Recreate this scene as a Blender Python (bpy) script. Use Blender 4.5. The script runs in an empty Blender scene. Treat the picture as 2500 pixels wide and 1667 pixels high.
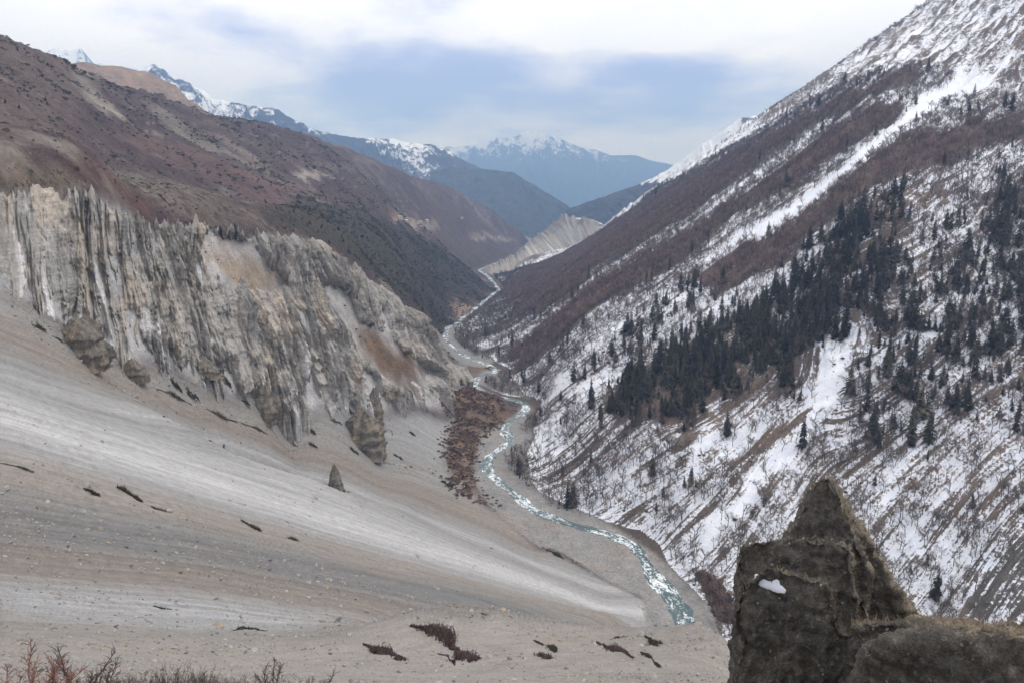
import bpy, bmesh, math, random, time
import numpy as np
from mathutils import Vector, noise as mnoise
_t0 = time.time()
random.seed(7); rng = np.random.default_rng(7)
R = math.radians
scene = bpy.context.scene
COL = scene.collection
# ------------------------------------------------------------------ camera, sky, sun, exposure
cam = bpy.data.cameras.new('camera'); cam_o = bpy.data.objects.new('camera', cam); COL.objects.link(cam_o)
cam.sensor_width = 36.0; cam.lens = 27.72; cam.clip_start = 0.1; cam.clip_end = 90000
cam_o.location = (0, 0, 0); cam_o.rotation_euler = (R(90-10.7), 0, 0)
scene.camera = cam_o
SUN_AZ, SUN_EL = 84.0, 55.0            # degrees clockwise from the view direction, and above the horizon
world = bpy.data.worlds.new('World'); scene.world = world; world.use_nodes = True
def build_world():
    nt = world.node_tree; N = nt.nodes; L = nt.links; N.clear()
    out = N.new('ShaderNodeOutputWorld')
    sky = N.new('ShaderNodeTexSky'); sky.sky_type = 'NISHITA'; sky.sun_disc = False
    sky.sun_elevation = R(SUN_EL); sky.sun_rotation = R(SUN_AZ); sky.altitude = 3500; sky.dust_density = .3; sky.ozone_density = 5.0
    b1 = N.new('ShaderNodeBackground'); b1.inputs[1].default_value = 0.10
    L.new(sky.outputs[0], b1.inputs[0])
    tc = N.new('ShaderNodeTexCoord')
    sep = N.new('ShaderNodeSeparateXYZ'); L.new(tc.outputs['Generated'], sep.inputs[0])
    def m(op, a, b=None, c=None, clamp=False):
        n = N.new('ShaderNodeMath'); n.operation = op; n.use_clamp = clamp
        for i, v in enumerate((a, b, c)):
            if v is None: continue
            if isinstance(v, (int, float)): n.inputs[i].default_value = v
            else: L.new(v, n.inputs[i])
        return n.outputs[0]
    zc = m('MAXIMUM', sep.outputs[2], 0.0)
    den = m('ADD', zc, 0.22)
    cx = m('DIVIDE', sep.outputs[0], den); cy = m('DIVIDE', sep.outputs[1], den)
    comb = N.new('ShaderNodeCombineXYZ'); L.new(cx, comb.inputs[0]); L.new(cy, comb.inputs[1])
    def nz(scale, detail, rough, off):
        mp = N.new('ShaderNodeMapping'); mp.inputs['Location'].default_value = off; L.new(comb.outputs[0], mp.inputs[0])
        t = N.new('ShaderNodeTexNoise'); t.inputs['Scale'].default_value = scale; t.inputs['Detail'].default_value = detail
        t.inputs['Roughness'].default_value = rough; L.new(mp.outputs[0], t.inputs[0]); return t.outputs[0]
    n1 = nz(1.15, 6, .52, CLOUD_OFF); n2 = nz(3.2, 7, .55, (3.1, 8.2, 0))
    cl = m('ADD', m('MULTIPLY', n1, .72), m('MULTIPLY', n2, .28))
    az = m('ARCTAN2', sep.outputs[0], sep.outputs[1])
    def gap(a0, e0, wa, we):      # a thin place in the cloud sheet, bearing / elevation / widths in degrees
        da = m('DIVIDE', m('SUBTRACT', az, R(a0)), R(wa)); de = m('DIVIDE', m('SUBTRACT', sep.outputs[2], math.sin(R(e0))), math.sin(R(we)))
        q = m('ADD', m('MULTIPLY', da, da), m('MULTIPLY', de, de)); return m('DIVIDE', 1.0, m('ADD', 1.0, m('MULTIPLY', q, q)))
    for g in CLOUD_GAPS:
        cl = m('SUBTRACT', cl, m('MULTIPLY', gap(*g[:4]), g[4]))
    ramp = N.new('ShaderNodeMapRange'); ramp.interpolation_type = 'SMOOTHSTEP'
    ramp.inputs['From Min'].default_value = CLOUD_LO; ramp.inputs['From Max'].default_value = CLOUD_HI
    ramp.inputs['To Min'].default_value = .55
    L.new(cl, ramp.inputs[0])
    shade = N.new('ShaderNodeMapRange'); shade.inputs['From Min'].default_value = .3; shade.inputs['From Max'].default_value = .62
    shade.inputs['To Min'].default_value = .80; shade.inputs['To Max'].default_value = 1.0; L.new(nz(2.1, 5, .5, (7.7, 1.3, 0)), shade.inputs[0])
    cc = N.new('ShaderNodeMix'); cc.data_type = 'RGBA'; cc.inputs[6].default_value = (.53, .57, 1.0, 1); cc.inputs[7].default_value = (1.0, .995, 1.0, 1)
    thin = m('MULTIPLY', shade.outputs[0], m('POWER', m('DIVIDE', m('SUBTRACT', ramp.outputs[0], .55), .45, clamp=True), .8))
    L.new(thin, cc.inputs[0])
    b2 = N.new('ShaderNodeBackground'); b2.inputs[1].default_value = CLOUD_STR; L.new(cc.outputs[2], b2.inputs[0])
    mix = N.new('ShaderNodeMixShader'); L.new(ramp.outputs[0], mix.inputs[0]); L.new(b1.outputs[0], mix.inputs[1]); L.new(b2.outputs[0], mix.inputs[2])
    L.new(mix.outputs[0], out.inputs[0])
CLOUD_OFF = (1.7, 4.4, 0); CLOUD_LO, CLOUD_HI, CLOUD_STR = .18, .42, 1.75
CLOUD_GAPS = [(5, 6.8, 14, 2.8, .27), (-11, 6.0, 8, 2.6, .20), (-21, 10.5, 7, 2.0, .09)]
build_world()
sun = bpy.data.lights.new('sun', 'SUN'); sun.energy = .95; sun.angle = R(9); sun.color = (1, .95, .89)
sun_o = bpy.data.objects.new('sun', sun); COL.objects.link(sun_o)
_d = Vector((math.sin(R(SUN_AZ))*math.cos(R(SUN_EL)), math.cos(R(SUN_AZ))*math.cos(R(SUN_EL)), math.sin(R(SUN_EL))))
sun_o.rotation_euler = _d.to_track_quat('Z', 'Y').to_euler()
vs = scene.view_settings; vs.view_transform = 'Standard'; vs.look = 'None'; vs.exposure = 0.1; vs.gamma = 1.0; vs.use_curve_mapping = False
scene.cycles.use_denoising = True
try: scene.cycles.denoiser = 'OPENIMAGEDENOISE'
except Exception: pass
scene.cycles.max_bounces = 5; scene.cycles.diffuse_bounces = 2; scene.cycles.glossy_bounces = 2; scene.cycles.transparent_max_bounces = 6
scene.cycles.volume_bounces = 0; scene.cycles.use_light_tree = False

# ------------------------------------------------------------------ surveyed points of the valley, metres from the viewpoint (x right, y ahead, z up)
SURVEY = [(360.8,346.15,-251.4),(255.54,358.19,-250.2),(181.25,362.18,-249.5),(131.77,372.37,-249.3),(114.42,383.28,-249.4),(100.67,402.61,-249.7),(104.44,446.23,-250.57),(100.23,465.73,-250.93),(95.11,483.73,-251.26),(92.61,503.06,-251.63),(92.65,531.17,-252.18),(84.35,550.2,-252.53),(66.19,562.16,-252.72),(42.51,578.93,-253.01),(17.61,601.33,-253.43),(3.74,640.83,-254.22),(-10.09,666.94,-254.74),(-24.11,705.03,-255.51),(-25.34,743.22,-256.27),(-15.47,765.99,-256.72),(0.46,796.38,-257.33),(-2.35,815.74,-257.71),(-13.17,850.07,-258.4),(2.53,883.38,-259.07),(15.24,919.28,-259.79),(20.04,949.18,-260.39),(11.69,976.3,-260.93),(-19.84,995.24,-261.31),(-54.89,1062.02,-262.67),(-54.14,1110.44,-263.64),(-19.09,1163.17,-264.67),(-34.79,1206.99,-265.55),(-84.56,1293.01,-267.32),(-124.52,1439.19,-270.29),(-134.54,1590.49,-273.32),(-119.22,1678.1,-275.05),(-82.45,1998.3,-281.4),(-40.05,2379.66,-289.0),(-86.6,2848.68,-298.4),(-133.26,3147.18,-304.4),(-52.22,3699.63,-315.4),(97.37,4598.97,-333.4),(159.55,5997.88,-361.4),(60.8,7999.77,-401.4),(26.06,11999.97,-481.4),(-45.51,675.1,-252.53),(-23.96,621.36,-251.43),(1.35,575.1,-250.5),(26.03,523.82,-249.48),(59.1,486.71,-248.8),(80.42,456.99,-248.27),(-50.38,752.18,-254.07),(-39.46,797.2,-254.96),(-89.69,980.91,-242.61),(-62.85,952.93,-241.82),(-34.72,924.35,-239.98),(-13.27,894.9,-240.75),(-57.69,870.09,-245.89),(-39.37,849.09,-247.5),(-67.41,865.38,-254.82),(120.79,454.01,-250.3),(113.24,495.97,-251.07),(101.38,529.03,-251.67),(58.12,605.2,-253.06),(24.44,655.84,-254.03),(16.43,728.27,-255.47),(18.33,817.41,-257.25),(29.72,879.59,-258.5),(22.42,1009.91,-261.1),(-3.76,1104.4,-262.99),(-7.57,1217.51,-265.25),(-61.23,1433.82,-269.6),(-106.19,1664.87,-274.27),(-217.04,331.23,-47.18),(-207.92,360.31,-69.73),(-201.22,404.74,-98.45),(-189.61,489.56,-145.03),(-148.59,603.99,-205.71),(-57.1,697.67,-257.94),(-187.67,283.51,-56.17),(-145.5,332.71,-100.32),(-103.33,381.9,-142.67),(-61.16,431.1,-182.11),(-18.99,480.3,-218.65),(23.18,529.49,-253.4),(-155.91,232.58,-62.3),(-114.69,264.18,-97.46),(-73.47,295.79,-131.55),(-32.25,327.4,-163.78),(8.97,359.0,-193.87),(50.19,390.61,-222.1),(91.42,422.22,-249.26),(-126.48,186.08,-64.28),(-85.79,227.78,-100.86),(-45.1,269.47,-136.1),(-4.4,311.17,-169.15),(36.29,352.86,-200.03),(76.99,394.56,-229.56),(-102.01,148.3,-61.21),(-76.39,178.43,-84.24),(-50.77,208.55,-107.27),(-25.14,238.68,-130.3),(-25.14,238.68,-130.3),(10.14,287.82,-162.62),(45.43,336.95,-194.94),(-68.87,98.27,-51.11),(-55.84,114.52,-64.64),(-42.81,130.77,-76.44),(-29.78,147.01,-86.5),(-179.96,584.94,-179.21),(-127.24,678.17,-217.91),(-63.85,732.22,-249.38),(-223.47,242.82,-15.49),(-178.42,189.12,-37.47),(-124.89,129.62,-40.87),(-77.39,78.17,-36.67),(-199.52,150.64,11.23),(-89.69,63.68,-16.31),(-33.7,117.25,-69.92),(-23.52,119.71,-70.28),(-12.41,117.35,-66.51),(-1.75,111.99,-64.2),(7.75,103.71,-60.54),(14.12,95.97,-56.65),(18.69,90.08,-53.3),(21.8,85.26,-50.22),(22.58,78.83,-47.42),(22.62,72.55,-45.33),(-8.27,77.56,-47.94),(5.25,69.8,-43.61),(12.68,60.69,-38.32),(-23.3,80.7,-50.42),(-37.41,79.65,-48.71),(-46.68,79.28,-46.91),(-49.76,70.14,-41.5),(6.43,85.76,-51.99),(11.69,79.14,-48.4),(15.5,74.4,-45.6),(18.39,71.68,-43.74),(12.98,88.05,-52.79),(17.1,82.24,-49.48),(20.1,78.47,-47.05),(-30.27,42.28,-27.27),(-24.49,45.87,-29.89),(-14.51,49.93,-33.04),(-2.32,49.95,-33.22),(8.93,45.12,-30.16),(12.96,42.05,-28.25),(-14.27,149.32,-96.0),(-18.07,189.14,-112.0),(-2.12,149.99,-102.0),(-2.96,209.98,-128.0),(9.4,139.68,-100.0),(13.43,199.55,-140.0),(17.07,128.87,-92.0),(24.95,188.35,-142.0),(36.77,277.58,-190.0),(22.95,122.88,-92.0),(33.04,176.94,-142.0),(55.07,294.9,-222.0),(26.92,116.94,-92.0),(40.38,175.41,-150.0),(67.29,292.36,-232.0),(28.22,101.14,-80.0),(45.69,163.74,-148.0),(80.63,288.96,-238.0),(32.67,73.03,-70.0),(65.33,146.05,-150.0),(118.42,264.72,-232.0),(43.05,67.43,-72.0),(86.1,134.86,-155.0),(156.05,244.44,-225.0),(54.67,58.41,-70.0),(136.66,146.02,-160.0),(-1.5,1.33,-1.75),(-4.49,3.98,-3.87),(-9.72,8.63,-7.71),(-19.45,17.26,-14.78),(-1.25,1.56,-1.75),(-3.75,4.68,-3.87),(-8.13,10.15,-7.71),(-16.26,20.29,-14.78),(-1.08,1.69,-1.75),(-3.23,5.06,-3.87),(-7.0,10.96,-7.71),(-13.99,21.91,-14.78),(-0.6,1.91,-1.75),(-1.79,5.73,-4.43),(-3.88,12.41,-8.9),(-7.76,24.82,-17.14),(0.0,2.0,-1.75),(0.0,6.0,-4.79),(0.0,13.0,-9.68),(0.0,26.0,-18.16),(0.55,1.92,-1.75),(1.64,5.77,-4.58),(3.56,12.5,-9.24),(7.11,25.01,-17.3),(1.08,1.69,-1.75),(3.23,5.06,-3.97),(7.0,10.96,-7.92),(13.99,21.91,-14.78),(1.48,1.35,-1.75),(4.44,4.04,-3.97),(9.61,8.75,-7.92),(19.23,17.5,-14.78),(-226.97,239.55,-7.48),(-230.25,283.21,-22.72),(-219.85,336.56,-42.28),(-218.87,364.31,-56.0),(-215.78,389.19,-74.87),(-213.4,421.0,-95.06),(-204.88,477.94,-114.03),(-196.7,526.45,-138.53),(-181.8,571.79,-163.28),(-164.52,630.9,-180.16),(-129.81,718.37,-205.14),(-106.72,792.85,-214.7),(-70.61,877.16,-242.7),(-59.45,1038.3,-246.51),(-263.11,281.07,9.2),(-262.35,327.98,2.06),(-244.85,383.5,-1.27),(-247.02,423.18,0.41),(-243.43,459.5,-1.03),(-242.66,491.34,-12.16),(-246.03,538.45,-20.88),(-240.6,605.98,-25.46),(-219.86,696.1,-39.08),(-202.23,774.02,-47.67),(-184.55,824.6,-69.76),(-159.76,870.46,-101.11),(-129.63,925.97,-137.12),(-68.79,1047.74,-239.01),(-320.63,507.14,24.6),(-424.48,678.1,68.03),(-682.1,1106.68,199.37),(-364.79,643.84,37.95),(-489.63,871.93,91.94),(-713.84,1262.11,208.48),(-331.64,661.52,7.67),(-444.94,895.56,52.79),(-770.03,1571.48,205.75),(-750.23,1413.21,205.04),(-783.23,1785.79,202.01),(-767.64,1933.16,193.94),(-386.67,922.22,20.47),(-518.9,1246.29,73.46),(-746.31,2069.55,184.21),(-716.92,2290.42,188.51),(-428.85,1174.13,26.06),(-310.97,844.57,-17.26),(-314.31,1001.85,-20.48),(-445.74,1432.24,31.79),(-673.56,2614.63,178.61),(-411.76,1597.8,18.54),(-281.62,1084.02,-33.83),(-594.11,2940.58,150.31),(-360.09,1763.61,-7.71),(-252.26,1224.28,-64.73),(-544.84,3102.52,117.92),(-465.62,3367.97,83.65),(-334.15,2225.05,-33.54),(-232.26,1532.5,-97.73),(-184.28,1206.0,-130.03),(-370.3,3882.38,24.41),(-315.54,3284.88,-102.51),(-155.15,1290.71,-175.17),(-146.67,1492.81,-227.79),(-235.72,4293.53,-41.72),(-120.29,4798.49,-110.98),(-17.05,5199.97,-204.42),(121.85,5698.7,-316.82),(-225.97,2339.11,-144.06),(-140.2,2395.9,-221.19),(-64.42,2419.14,-287.74),(-125.62,1945.95,-264.1),(-304.65,2360.42,-99.18),(-149.62,2144.79,-231.25),(-292.51,3035.94,-144.03),(-203.38,3494.09,-222.83),(-140.25,3347.06,-286.86),(-61.45,4299.56,-297.7),(9.68,4399.99,-328.75),(-196.39,3073.73,-246.53),(-343.11,2678.11,-75.0),(-252.04,2637.99,-150.0),(-153.96,2675.57,-270.0),(-80.52,2648.78,-292.0),(-746.66,807.77,174.25),(-479.63,509.86,64.17),(-715.95,545.36,175.28),(-361.71,267.7,47.16),(-933.33,1009.72,187.56),(-1418.66,1534.77,184.78),(-852.63,1383.35,213.46),(-1296.0,2102.69,205.9),(-937.79,1766.51,212.3),(-1425.44,2685.09,176.78),(-979.04,2232.24,198.89),(-1488.14,3393.0,124.47),(-932.89,2586.93,169.76),(-1417.99,3932.14,57.4),(-841.95,3268.29,149.02),(-1279.77,4967.81,-19.73),(-681.05,3878.15,60.78),(-1035.19,5894.79,-194.89),(-462.88,4852.98,-76.73),(-703.58,7376.52,-390.0),(-150.36,5998.12,-270.73),(-228.55,9117.14,-390.0),(152.32,7123.37,-552.77),(231.52,10827.52,-390.0),(136.86,433.93,-251.04),(172.34,424.34,-248.28),(208.83,421.06,-243.59),(251.85,408.62,-236.4),(277.52,391.64,-229.15),(378.09,565.2,-144.75),(322.79,469.79,-191.01),(458.65,703.73,-79.79),(568.47,894.67,19.86),(739.16,1188.97,161.69),(938.36,1536.06,346.4),(237.46,490.55,-214.69),(266.29,562.12,-177.25),(321.22,699.8,-98.9),(362.46,801.89,-46.76),(422.99,950.09,21.09),(600.02,1374.76,173.02),(952.55,2202.87,382.58),(1063.58,2039.31,459.89),(1173.79,2319.96,523.18),(676.13,1271.4,160.01),(464.32,851.65,-3.72),(362.65,645.05,-109.38),(294.8,505.29,-189.9),(158.87,516.1,-225.87),(184.61,612.8,-193.23),(223.5,757.73,-150.12),(285.89,989.53,-84.81),(361.26,1269.6,-5.55),(488.98,1732.31,65.84),(891.67,3177.25,217.05),(192.34,483.12,-226.62),(247.01,644.27,-165.0),(307.93,824.37,-93.46),(395.26,1079.94,-4.72),(525.72,1458.12,108.69),(1004.75,2826.74,332.74),(97.49,612.29,-230.12),(113.0,721.2,-205.95),(135.66,879.6,-174.26),(172.65,1136.97,-128.9),(238.05,1582.19,-100.9),(340.51,2274.66,-83.27),(542.01,3558.96,-46.02),(122.15,526.0,-240.1),(132.79,579.99,-217.98),(159.65,712.33,-182.43),(205.81,937.68,-132.52),(274.63,1270.66,-74.1),(376.96,1760.09,-17.1),(736.88,3421.55,94.02),(60.48,677.3,-246.29),(68.43,776.99,-221.88),(83.77,966.38,-191.46),(102.57,1195.61,-168.98),(144.12,1693.88,-163.86),(219.42,2590.72,-186.47),(39.11,929.18,-237.97),(47.44,1139.01,-225.66),(60.55,1468.75,-207.58),(81.95,1998.32,-226.56),(118.35,2897.58,-264.31),(-13.99,1559.94,-273.4),(-28.24,1949.8,-275.56),(5.1,2299.99,-273.57),(20.89,2699.92,-268.65),(1038.61,2546.33,387.4),(974.26,3048.08,293.27),(839.19,3294.81,168.41),(670.23,3537.06,41.03),(487.04,3718.24,-116.04),(400.63,391.27,-195.96),(448.11,456.94,-117.02),(613.44,658.56,14.62),(990.05,1126.85,362.17),(485.71,352.26,-90.21),(1010.43,817.94,262.88),(-121.94,2897.44,-315.61),(-27.02,3049.88,-328.83),(70.93,3299.24,-279.13),(248.26,3641.55,-256.12),(444.62,3975.21,-221.0),(-103.51,3348.4,-309.12),(8.04,3649.99,-282.73),(125.83,4098.07,-227.83),(267.11,4291.7,-140.88),(384.84,4433.33,-145.53),(510.76,4470.92,-175.76),(1418.83,2367.39,691.87),(2128.25,3551.08,851.51),(1408.55,2783.95,549.81),(2112.83,4175.93,614.12),(1246.33,3055.6,382.38),(1869.5,4583.39,350.82),(1169.11,3657.7,255.93),(1753.66,5486.55,124.69),(884.26,4105.86,7.82),(1326.39,6158.79,-271.77),(650.41,4270.76,-163.22),(975.61,6406.14,-390.0),(584.45,4461.89,-251.75),(876.67,6692.83,-390.0),(320.53,5150.04,-298.06),(480.79,7725.05,-390.0),(461.8,5319.99,-308.14),(692.71,7979.99,-390.0),(-8046.27,4032.07,-395.0),(-11622.39,5824.1,-395.0),(-17880.6,8960.15,-395.0),(-6869.15,5815.04,-395.0),(-9922.11,8399.51,-395.0),(-15264.78,12922.32,-395.0),(-4842.91,7585.92,-395.0),(-6995.32,10957.44,-395.0),(-10762.03,16857.6,-395.0),(-2685.96,8589.86,-395.0),(-3879.72,12407.57,-395.0),(-5968.8,19088.57,-395.0),(-856.0,8959.2,-410.0),(-1236.44,12941.07,-410.0),(-1902.22,19909.33,-410.0),(0.0,9000.0,-410.0),(0.0,13000.0,-410.0),(0.0,20000.0,-410.0),(361.26,8992.75,-410.0),(521.81,12989.52,-410.0),(802.79,19983.88,-410.0),(1559.06,8863.93,-395.0),(2251.97,12803.46,-395.0),(3464.58,19697.63,-395.0),(3292.15,8376.26,-395.0),(4755.33,12099.04,-395.0),(7315.89,18613.91,-395.0),(4980.87,7496.06,-395.0),(7194.6,10827.64,-395.0),(11068.61,16657.91,-395.0),(7053.09,5590.52,-395.0),(10187.8,8075.2,-395.0),(15673.54,12423.38,-395.0),(8108.27,3905.88,-395.0),(11711.95,5641.83,-395.0),(18018.38,8679.74,-395.0)]
RIVER = [(360.8,346.2,-251.4),(255.5,358.2,-250.2),(181.2,362.2,-249.5),(131.8,372.4,-249.3),(114.4,383.3,-249.4),(100.7,402.6,-249.7),(104.4,446.2,-250.6),(100.2,465.7,-250.9),(95.1,483.7,-251.3),(92.6,503.1,-251.6),(92.6,531.2,-252.2),(84.3,550.2,-252.5),(66.2,562.2,-252.7),(42.5,578.9,-253.0),(17.6,601.3,-253.4),(3.7,640.8,-254.2),(-10.1,666.9,-254.7),(-24.1,705.0,-255.5),(-25.3,743.2,-256.3),(-15.5,766.0,-256.7),(0.5,796.4,-257.3),(-2.3,815.7,-257.7),(-13.2,850.1,-258.4),(2.5,883.4,-259.1),(15.2,919.3,-259.8),(20.0,949.2,-260.4),(11.7,976.3,-260.9),(-19.8,995.2,-261.3),(-54.9,1062.0,-262.7),(-54.1,1110.4,-263.6),(-19.1,1163.2,-264.7),(-34.8,1207.0,-265.5),(-84.6,1293.0,-267.3),(-124.5,1439.2,-270.3),(-134.5,1590.5,-273.3),(-119.2,1678.1,-275.0),(-82.4,1998.3,-281.4),(-40.0,2379.7,-289.0),(-86.6,2848.7,-298.4),(-133.3,3147.2,-304.4),(-52.2,3699.6,-315.4),(97.4,4599.0,-333.4),(159.5,5997.9,-361.4),(60.8,7999.8,-401.4),(26.1,12000.0,-481.4)]
CLIFF_FOOT = [(-227.0,239.6,-7.5),(-230.2,283.2,-22.7),(-219.8,336.6,-42.3),(-218.9,364.3,-56.0),(-215.8,389.2,-74.9),(-213.4,421.0,-95.1),(-204.9,477.9,-114.0),(-196.7,526.5,-138.5),(-181.8,571.8,-163.3),(-164.5,630.9,-180.2),(-129.8,718.4,-205.1),(-106.7,792.9,-214.7),(-70.6,877.2,-242.7),(-59.5,1038.3,-246.5)]
CLIFF_RIM = [(-263.1,281.1,9.2),(-262.4,328.0,2.1),(-244.9,383.5,-1.3),(-247.0,423.2,0.4),(-243.4,459.5,-1.0),(-242.7,491.3,-12.2),(-246.0,538.5,-20.9),(-240.6,606.0,-25.5),(-219.9,696.1,-39.1),(-202.2,774.0,-47.7),(-184.6,824.6,-69.8),(-159.8,870.5,-101.1),(-129.6,926.0,-137.1),(-68.8,1047.7,-239.0)]
WHITE_FOOT = [(-130.1,2897.1,-328.5),(-27.0,3049.9,-332.2),(71.0,3299.2,-286.4),(248.3,3641.5,-260.1),(428.6,3926.7,-224.7)]
WHITE_RIM = [(-114.8,3248.0,-310.6),(7.9,3600.0,-278.9),(129.3,3997.9,-211.4),(272.2,4191.2,-130.8),(463.2,4325.3,-163.0)]
SCREE_FLOW = [(-216.6,330.6,7.0),(-207.5,359.6,7.0),(-202.4,407.0,7.0),(-204.1,309.7,7.6),(-200.9,336.8,7.6),(-205.0,384.3,7.6),(-200.2,426.1,7.6),(-194.3,476.7,7.6),(-181.7,526.7,7.6),(-166.7,591.8,7.6),(-133.2,611.7,7.6),(-97.0,632.6,7.6),(-52.2,591.3,7.6),(-12.4,549.1,7.6),(23.5,538.1,7.6),(-178.8,269.3,8.2),(-175.9,295.2,8.2),(-172.1,326.4,8.2),(-175.0,381.8,8.2),(-184.2,474.3,8.2),(-167.4,526.1,8.2),(-142.4,575.5,8.2),(-102.3,582.4,8.2),(-50.1,485.6,8.2),(-7.6,491.9,8.2),(35.8,485.6,8.2),(-160.8,240.4,9.0),(-152.8,252.6,9.0),(-145.5,269.4,9.0),(-135.4,284.9,9.0),(-123.4,301.1,9.0),(-111.7,325.0,9.0),(-95.9,346.0,9.0),(-76.0,361.6,9.0),(-54.0,378.8,9.0),(-29.6,397.2,9.0),(-2.3,417.8,9.0),(27.5,429.6,9.0),(55.8,415.2,9.0),(-148.0,220.0,9.6),(-139.1,228.6,9.6),(-130.9,241.0,9.6),(-122.5,256.3,9.6),(-112.0,272.0,9.6),(-99.5,287.9,9.6),(-85.6,307.4,9.6),(-68.2,324.7,9.6),(-48.7,345.1,9.6),(-26.3,368.5,9.6),(-0.4,393.7,9.6),(29.0,415.2,9.6),(57.5,406.8,9.6),(89.7,420.5,9.6),(-134.6,198.7,10.2),(-125.6,205.2,10.2),(-117.4,214.7,10.2),(-109.4,227.5,10.2),(-100.7,243.1,10.2),(-89.3,257.1,10.2),(-76.4,272.8,10.2),(-63.2,290.0,10.2),(-47.5,306.1,10.2),(-30.0,326.6,10.2),(-9.8,345.7,10.2),(13.0,364.0,10.2),(38.1,380.7,10.2),(61.6,373.1,10.2),(-113.0,165.2,11.2),(-106.1,173.1,11.2),(-99.1,183.0,11.2),(-91.9,195.6,11.2),(-84.8,213.1,11.2),(-74.4,228.8,11.2),(-61.8,245.1,11.2),(-47.8,267.2,11.2),(-30.1,286.9,11.2),(-12.0,304.4,11.2),(8.1,305.3,11.2),(30.4,328.2,11.2),(-88.1,127.1,12.4),(-84.8,136.6,12.4),(-80.7,147.4,12.4),(-75.4,158.9,12.4),(-68.9,171.9,12.4),(-59.5,184.4,12.4),(-47.8,195.7,12.4),(-34.9,211.3,12.4),(-4.7,102.3,12.4),(-68.9,98.4,13.3),(-67.7,106.7,13.3),(-66.4,117.0,13.3),(-64.1,128.0,13.3),(-60.3,139.0,13.3),(-52.4,147.5,13.3),(-42.2,152.8,13.3),(-32.1,163.4,13.3),(-52.6,74.2,14.2),(-49.5,78.7,14.2),(-46.5,84.8,14.2),(-44.4,94.7,14.2),(-42.1,105.7,14.2),(-36.7,111.8,14.2),(-25.6,99.6,14.2),(-26.4,102.7,14.6),(-19.1,97.1,14.6),(-10.2,96.9,14.6),(-1.5,92.7,14.6),(7.0,93.7,14.6),(13.4,90.7,14.6),(17.4,84.0,14.6),(20.1,80.6,14.6),(-30.3,42.3,15.2),(-30.1,47.1,15.2),(-30.4,54.0,15.2),(-29.9,61.5,15.2),(-28.7,69.8,15.2),(-26.0,77.6,15.2),(-20.5,79.5,15.2),(-14.2,78.0,15.2),(-8.3,77.6,15.2),(-2.3,75.9,15.2),(3.5,78.2,15.2),(9.6,79.6,15.2),(15.1,76.9,15.2),(-23.1,32.1,16.0),(-18.3,28.3,16.0),(-12.2,21.1,16.0),(-11.2,22.3,16.0),(-13.3,30.6,16.0),(-14.0,38.5,16.0),(-12.7,43.8,16.0),(-10.5,47.6,16.0),(-7.5,49.7,16.0),(-4.1,50.2,16.0),(-0.6,49.5,16.0),(2.8,48.7,16.0),(6.2,48.4,16.0),(9.5,48.1,16.0),(-202.1,470.5,6.5),(-188.8,536.5,6.5),(-166.8,610.2,6.5),(-132.6,645.8,6.5),(-93.8,686.2,6.5),(-44.6,660.4,6.5),(-180.1,597.9,5.5),(-126.2,671.9,5.5),(-55.7,705.8,5.5),(-125.8,717.6,4.5),(-76.7,756.4,4.5),(-64.2,736.2,4.5)]
RIGHT_FLOW = [(802.8,1966.8,3),(710.6,2034.3,3),(627.9,2168.6,3),(539.5,2357.2,3),(441.2,2505.0,3),(317.7,2590.9,3),(145.7,2315.4,3),(4.3,1950.2,3),(886.8,1742.6,4),(726.5,1578.6,4),(591.5,1439.8,4),(525.2,1456.7,4),(435.7,1448.7,4),(345.2,1439.1,4),(247.7,1392.4,4),(163.1,1317.2,4),(91.0,1319.0,4),(18.5,1372.6,4),(771.7,1365.8,5),(664.2,1267.3,5),(547.8,1135.0,5),(463.0,1061.9,5),(410.5,1056.2,5),(358.3,1052.1,5),(284.1,1023.4,5),(208.1,974.8,5),(145.2,922.9,5),(88.5,882.6,5),(38.0,899.0,5),(672.1,1073.8,6),(589.6,1011.2,6),(498.5,923.9,6),(424.5,856.9,6),(373.0,827.8,6),(327.9,840.4,6),(275.8,839.5,6),(214.8,807.7,6),(152.3,770.4,6),(95.4,744.4,6),(25.9,698.4,6),(526.6,822.1,7),(433.5,750.4,7),(354.2,689.6,7),(314.4,667.7,7),(280.5,656.1,7),(247.0,644.2,7),(192.4,609.5,7),(141.7,574.9,7),(87.6,564.3,7),(288.2,675.3,7.6),(242.1,619.7,7.6),(205.8,581.0,7.6),(172.4,543.6,7.6),(125.9,501.2,7.6),(421.4,640.0,8),(342.9,590.5,8),(292.1,567.6,8),(246.2,550.4,8),(205.1,516.4,8),(167.3,484.0,8),(137.2,454.8,8),(353.8,523.3,9),(291.3,486.8,9),(261.5,467.0,9),(232.3,446.0,9),(305.3,439.5,10),(263.9,409.2,10)]
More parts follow.
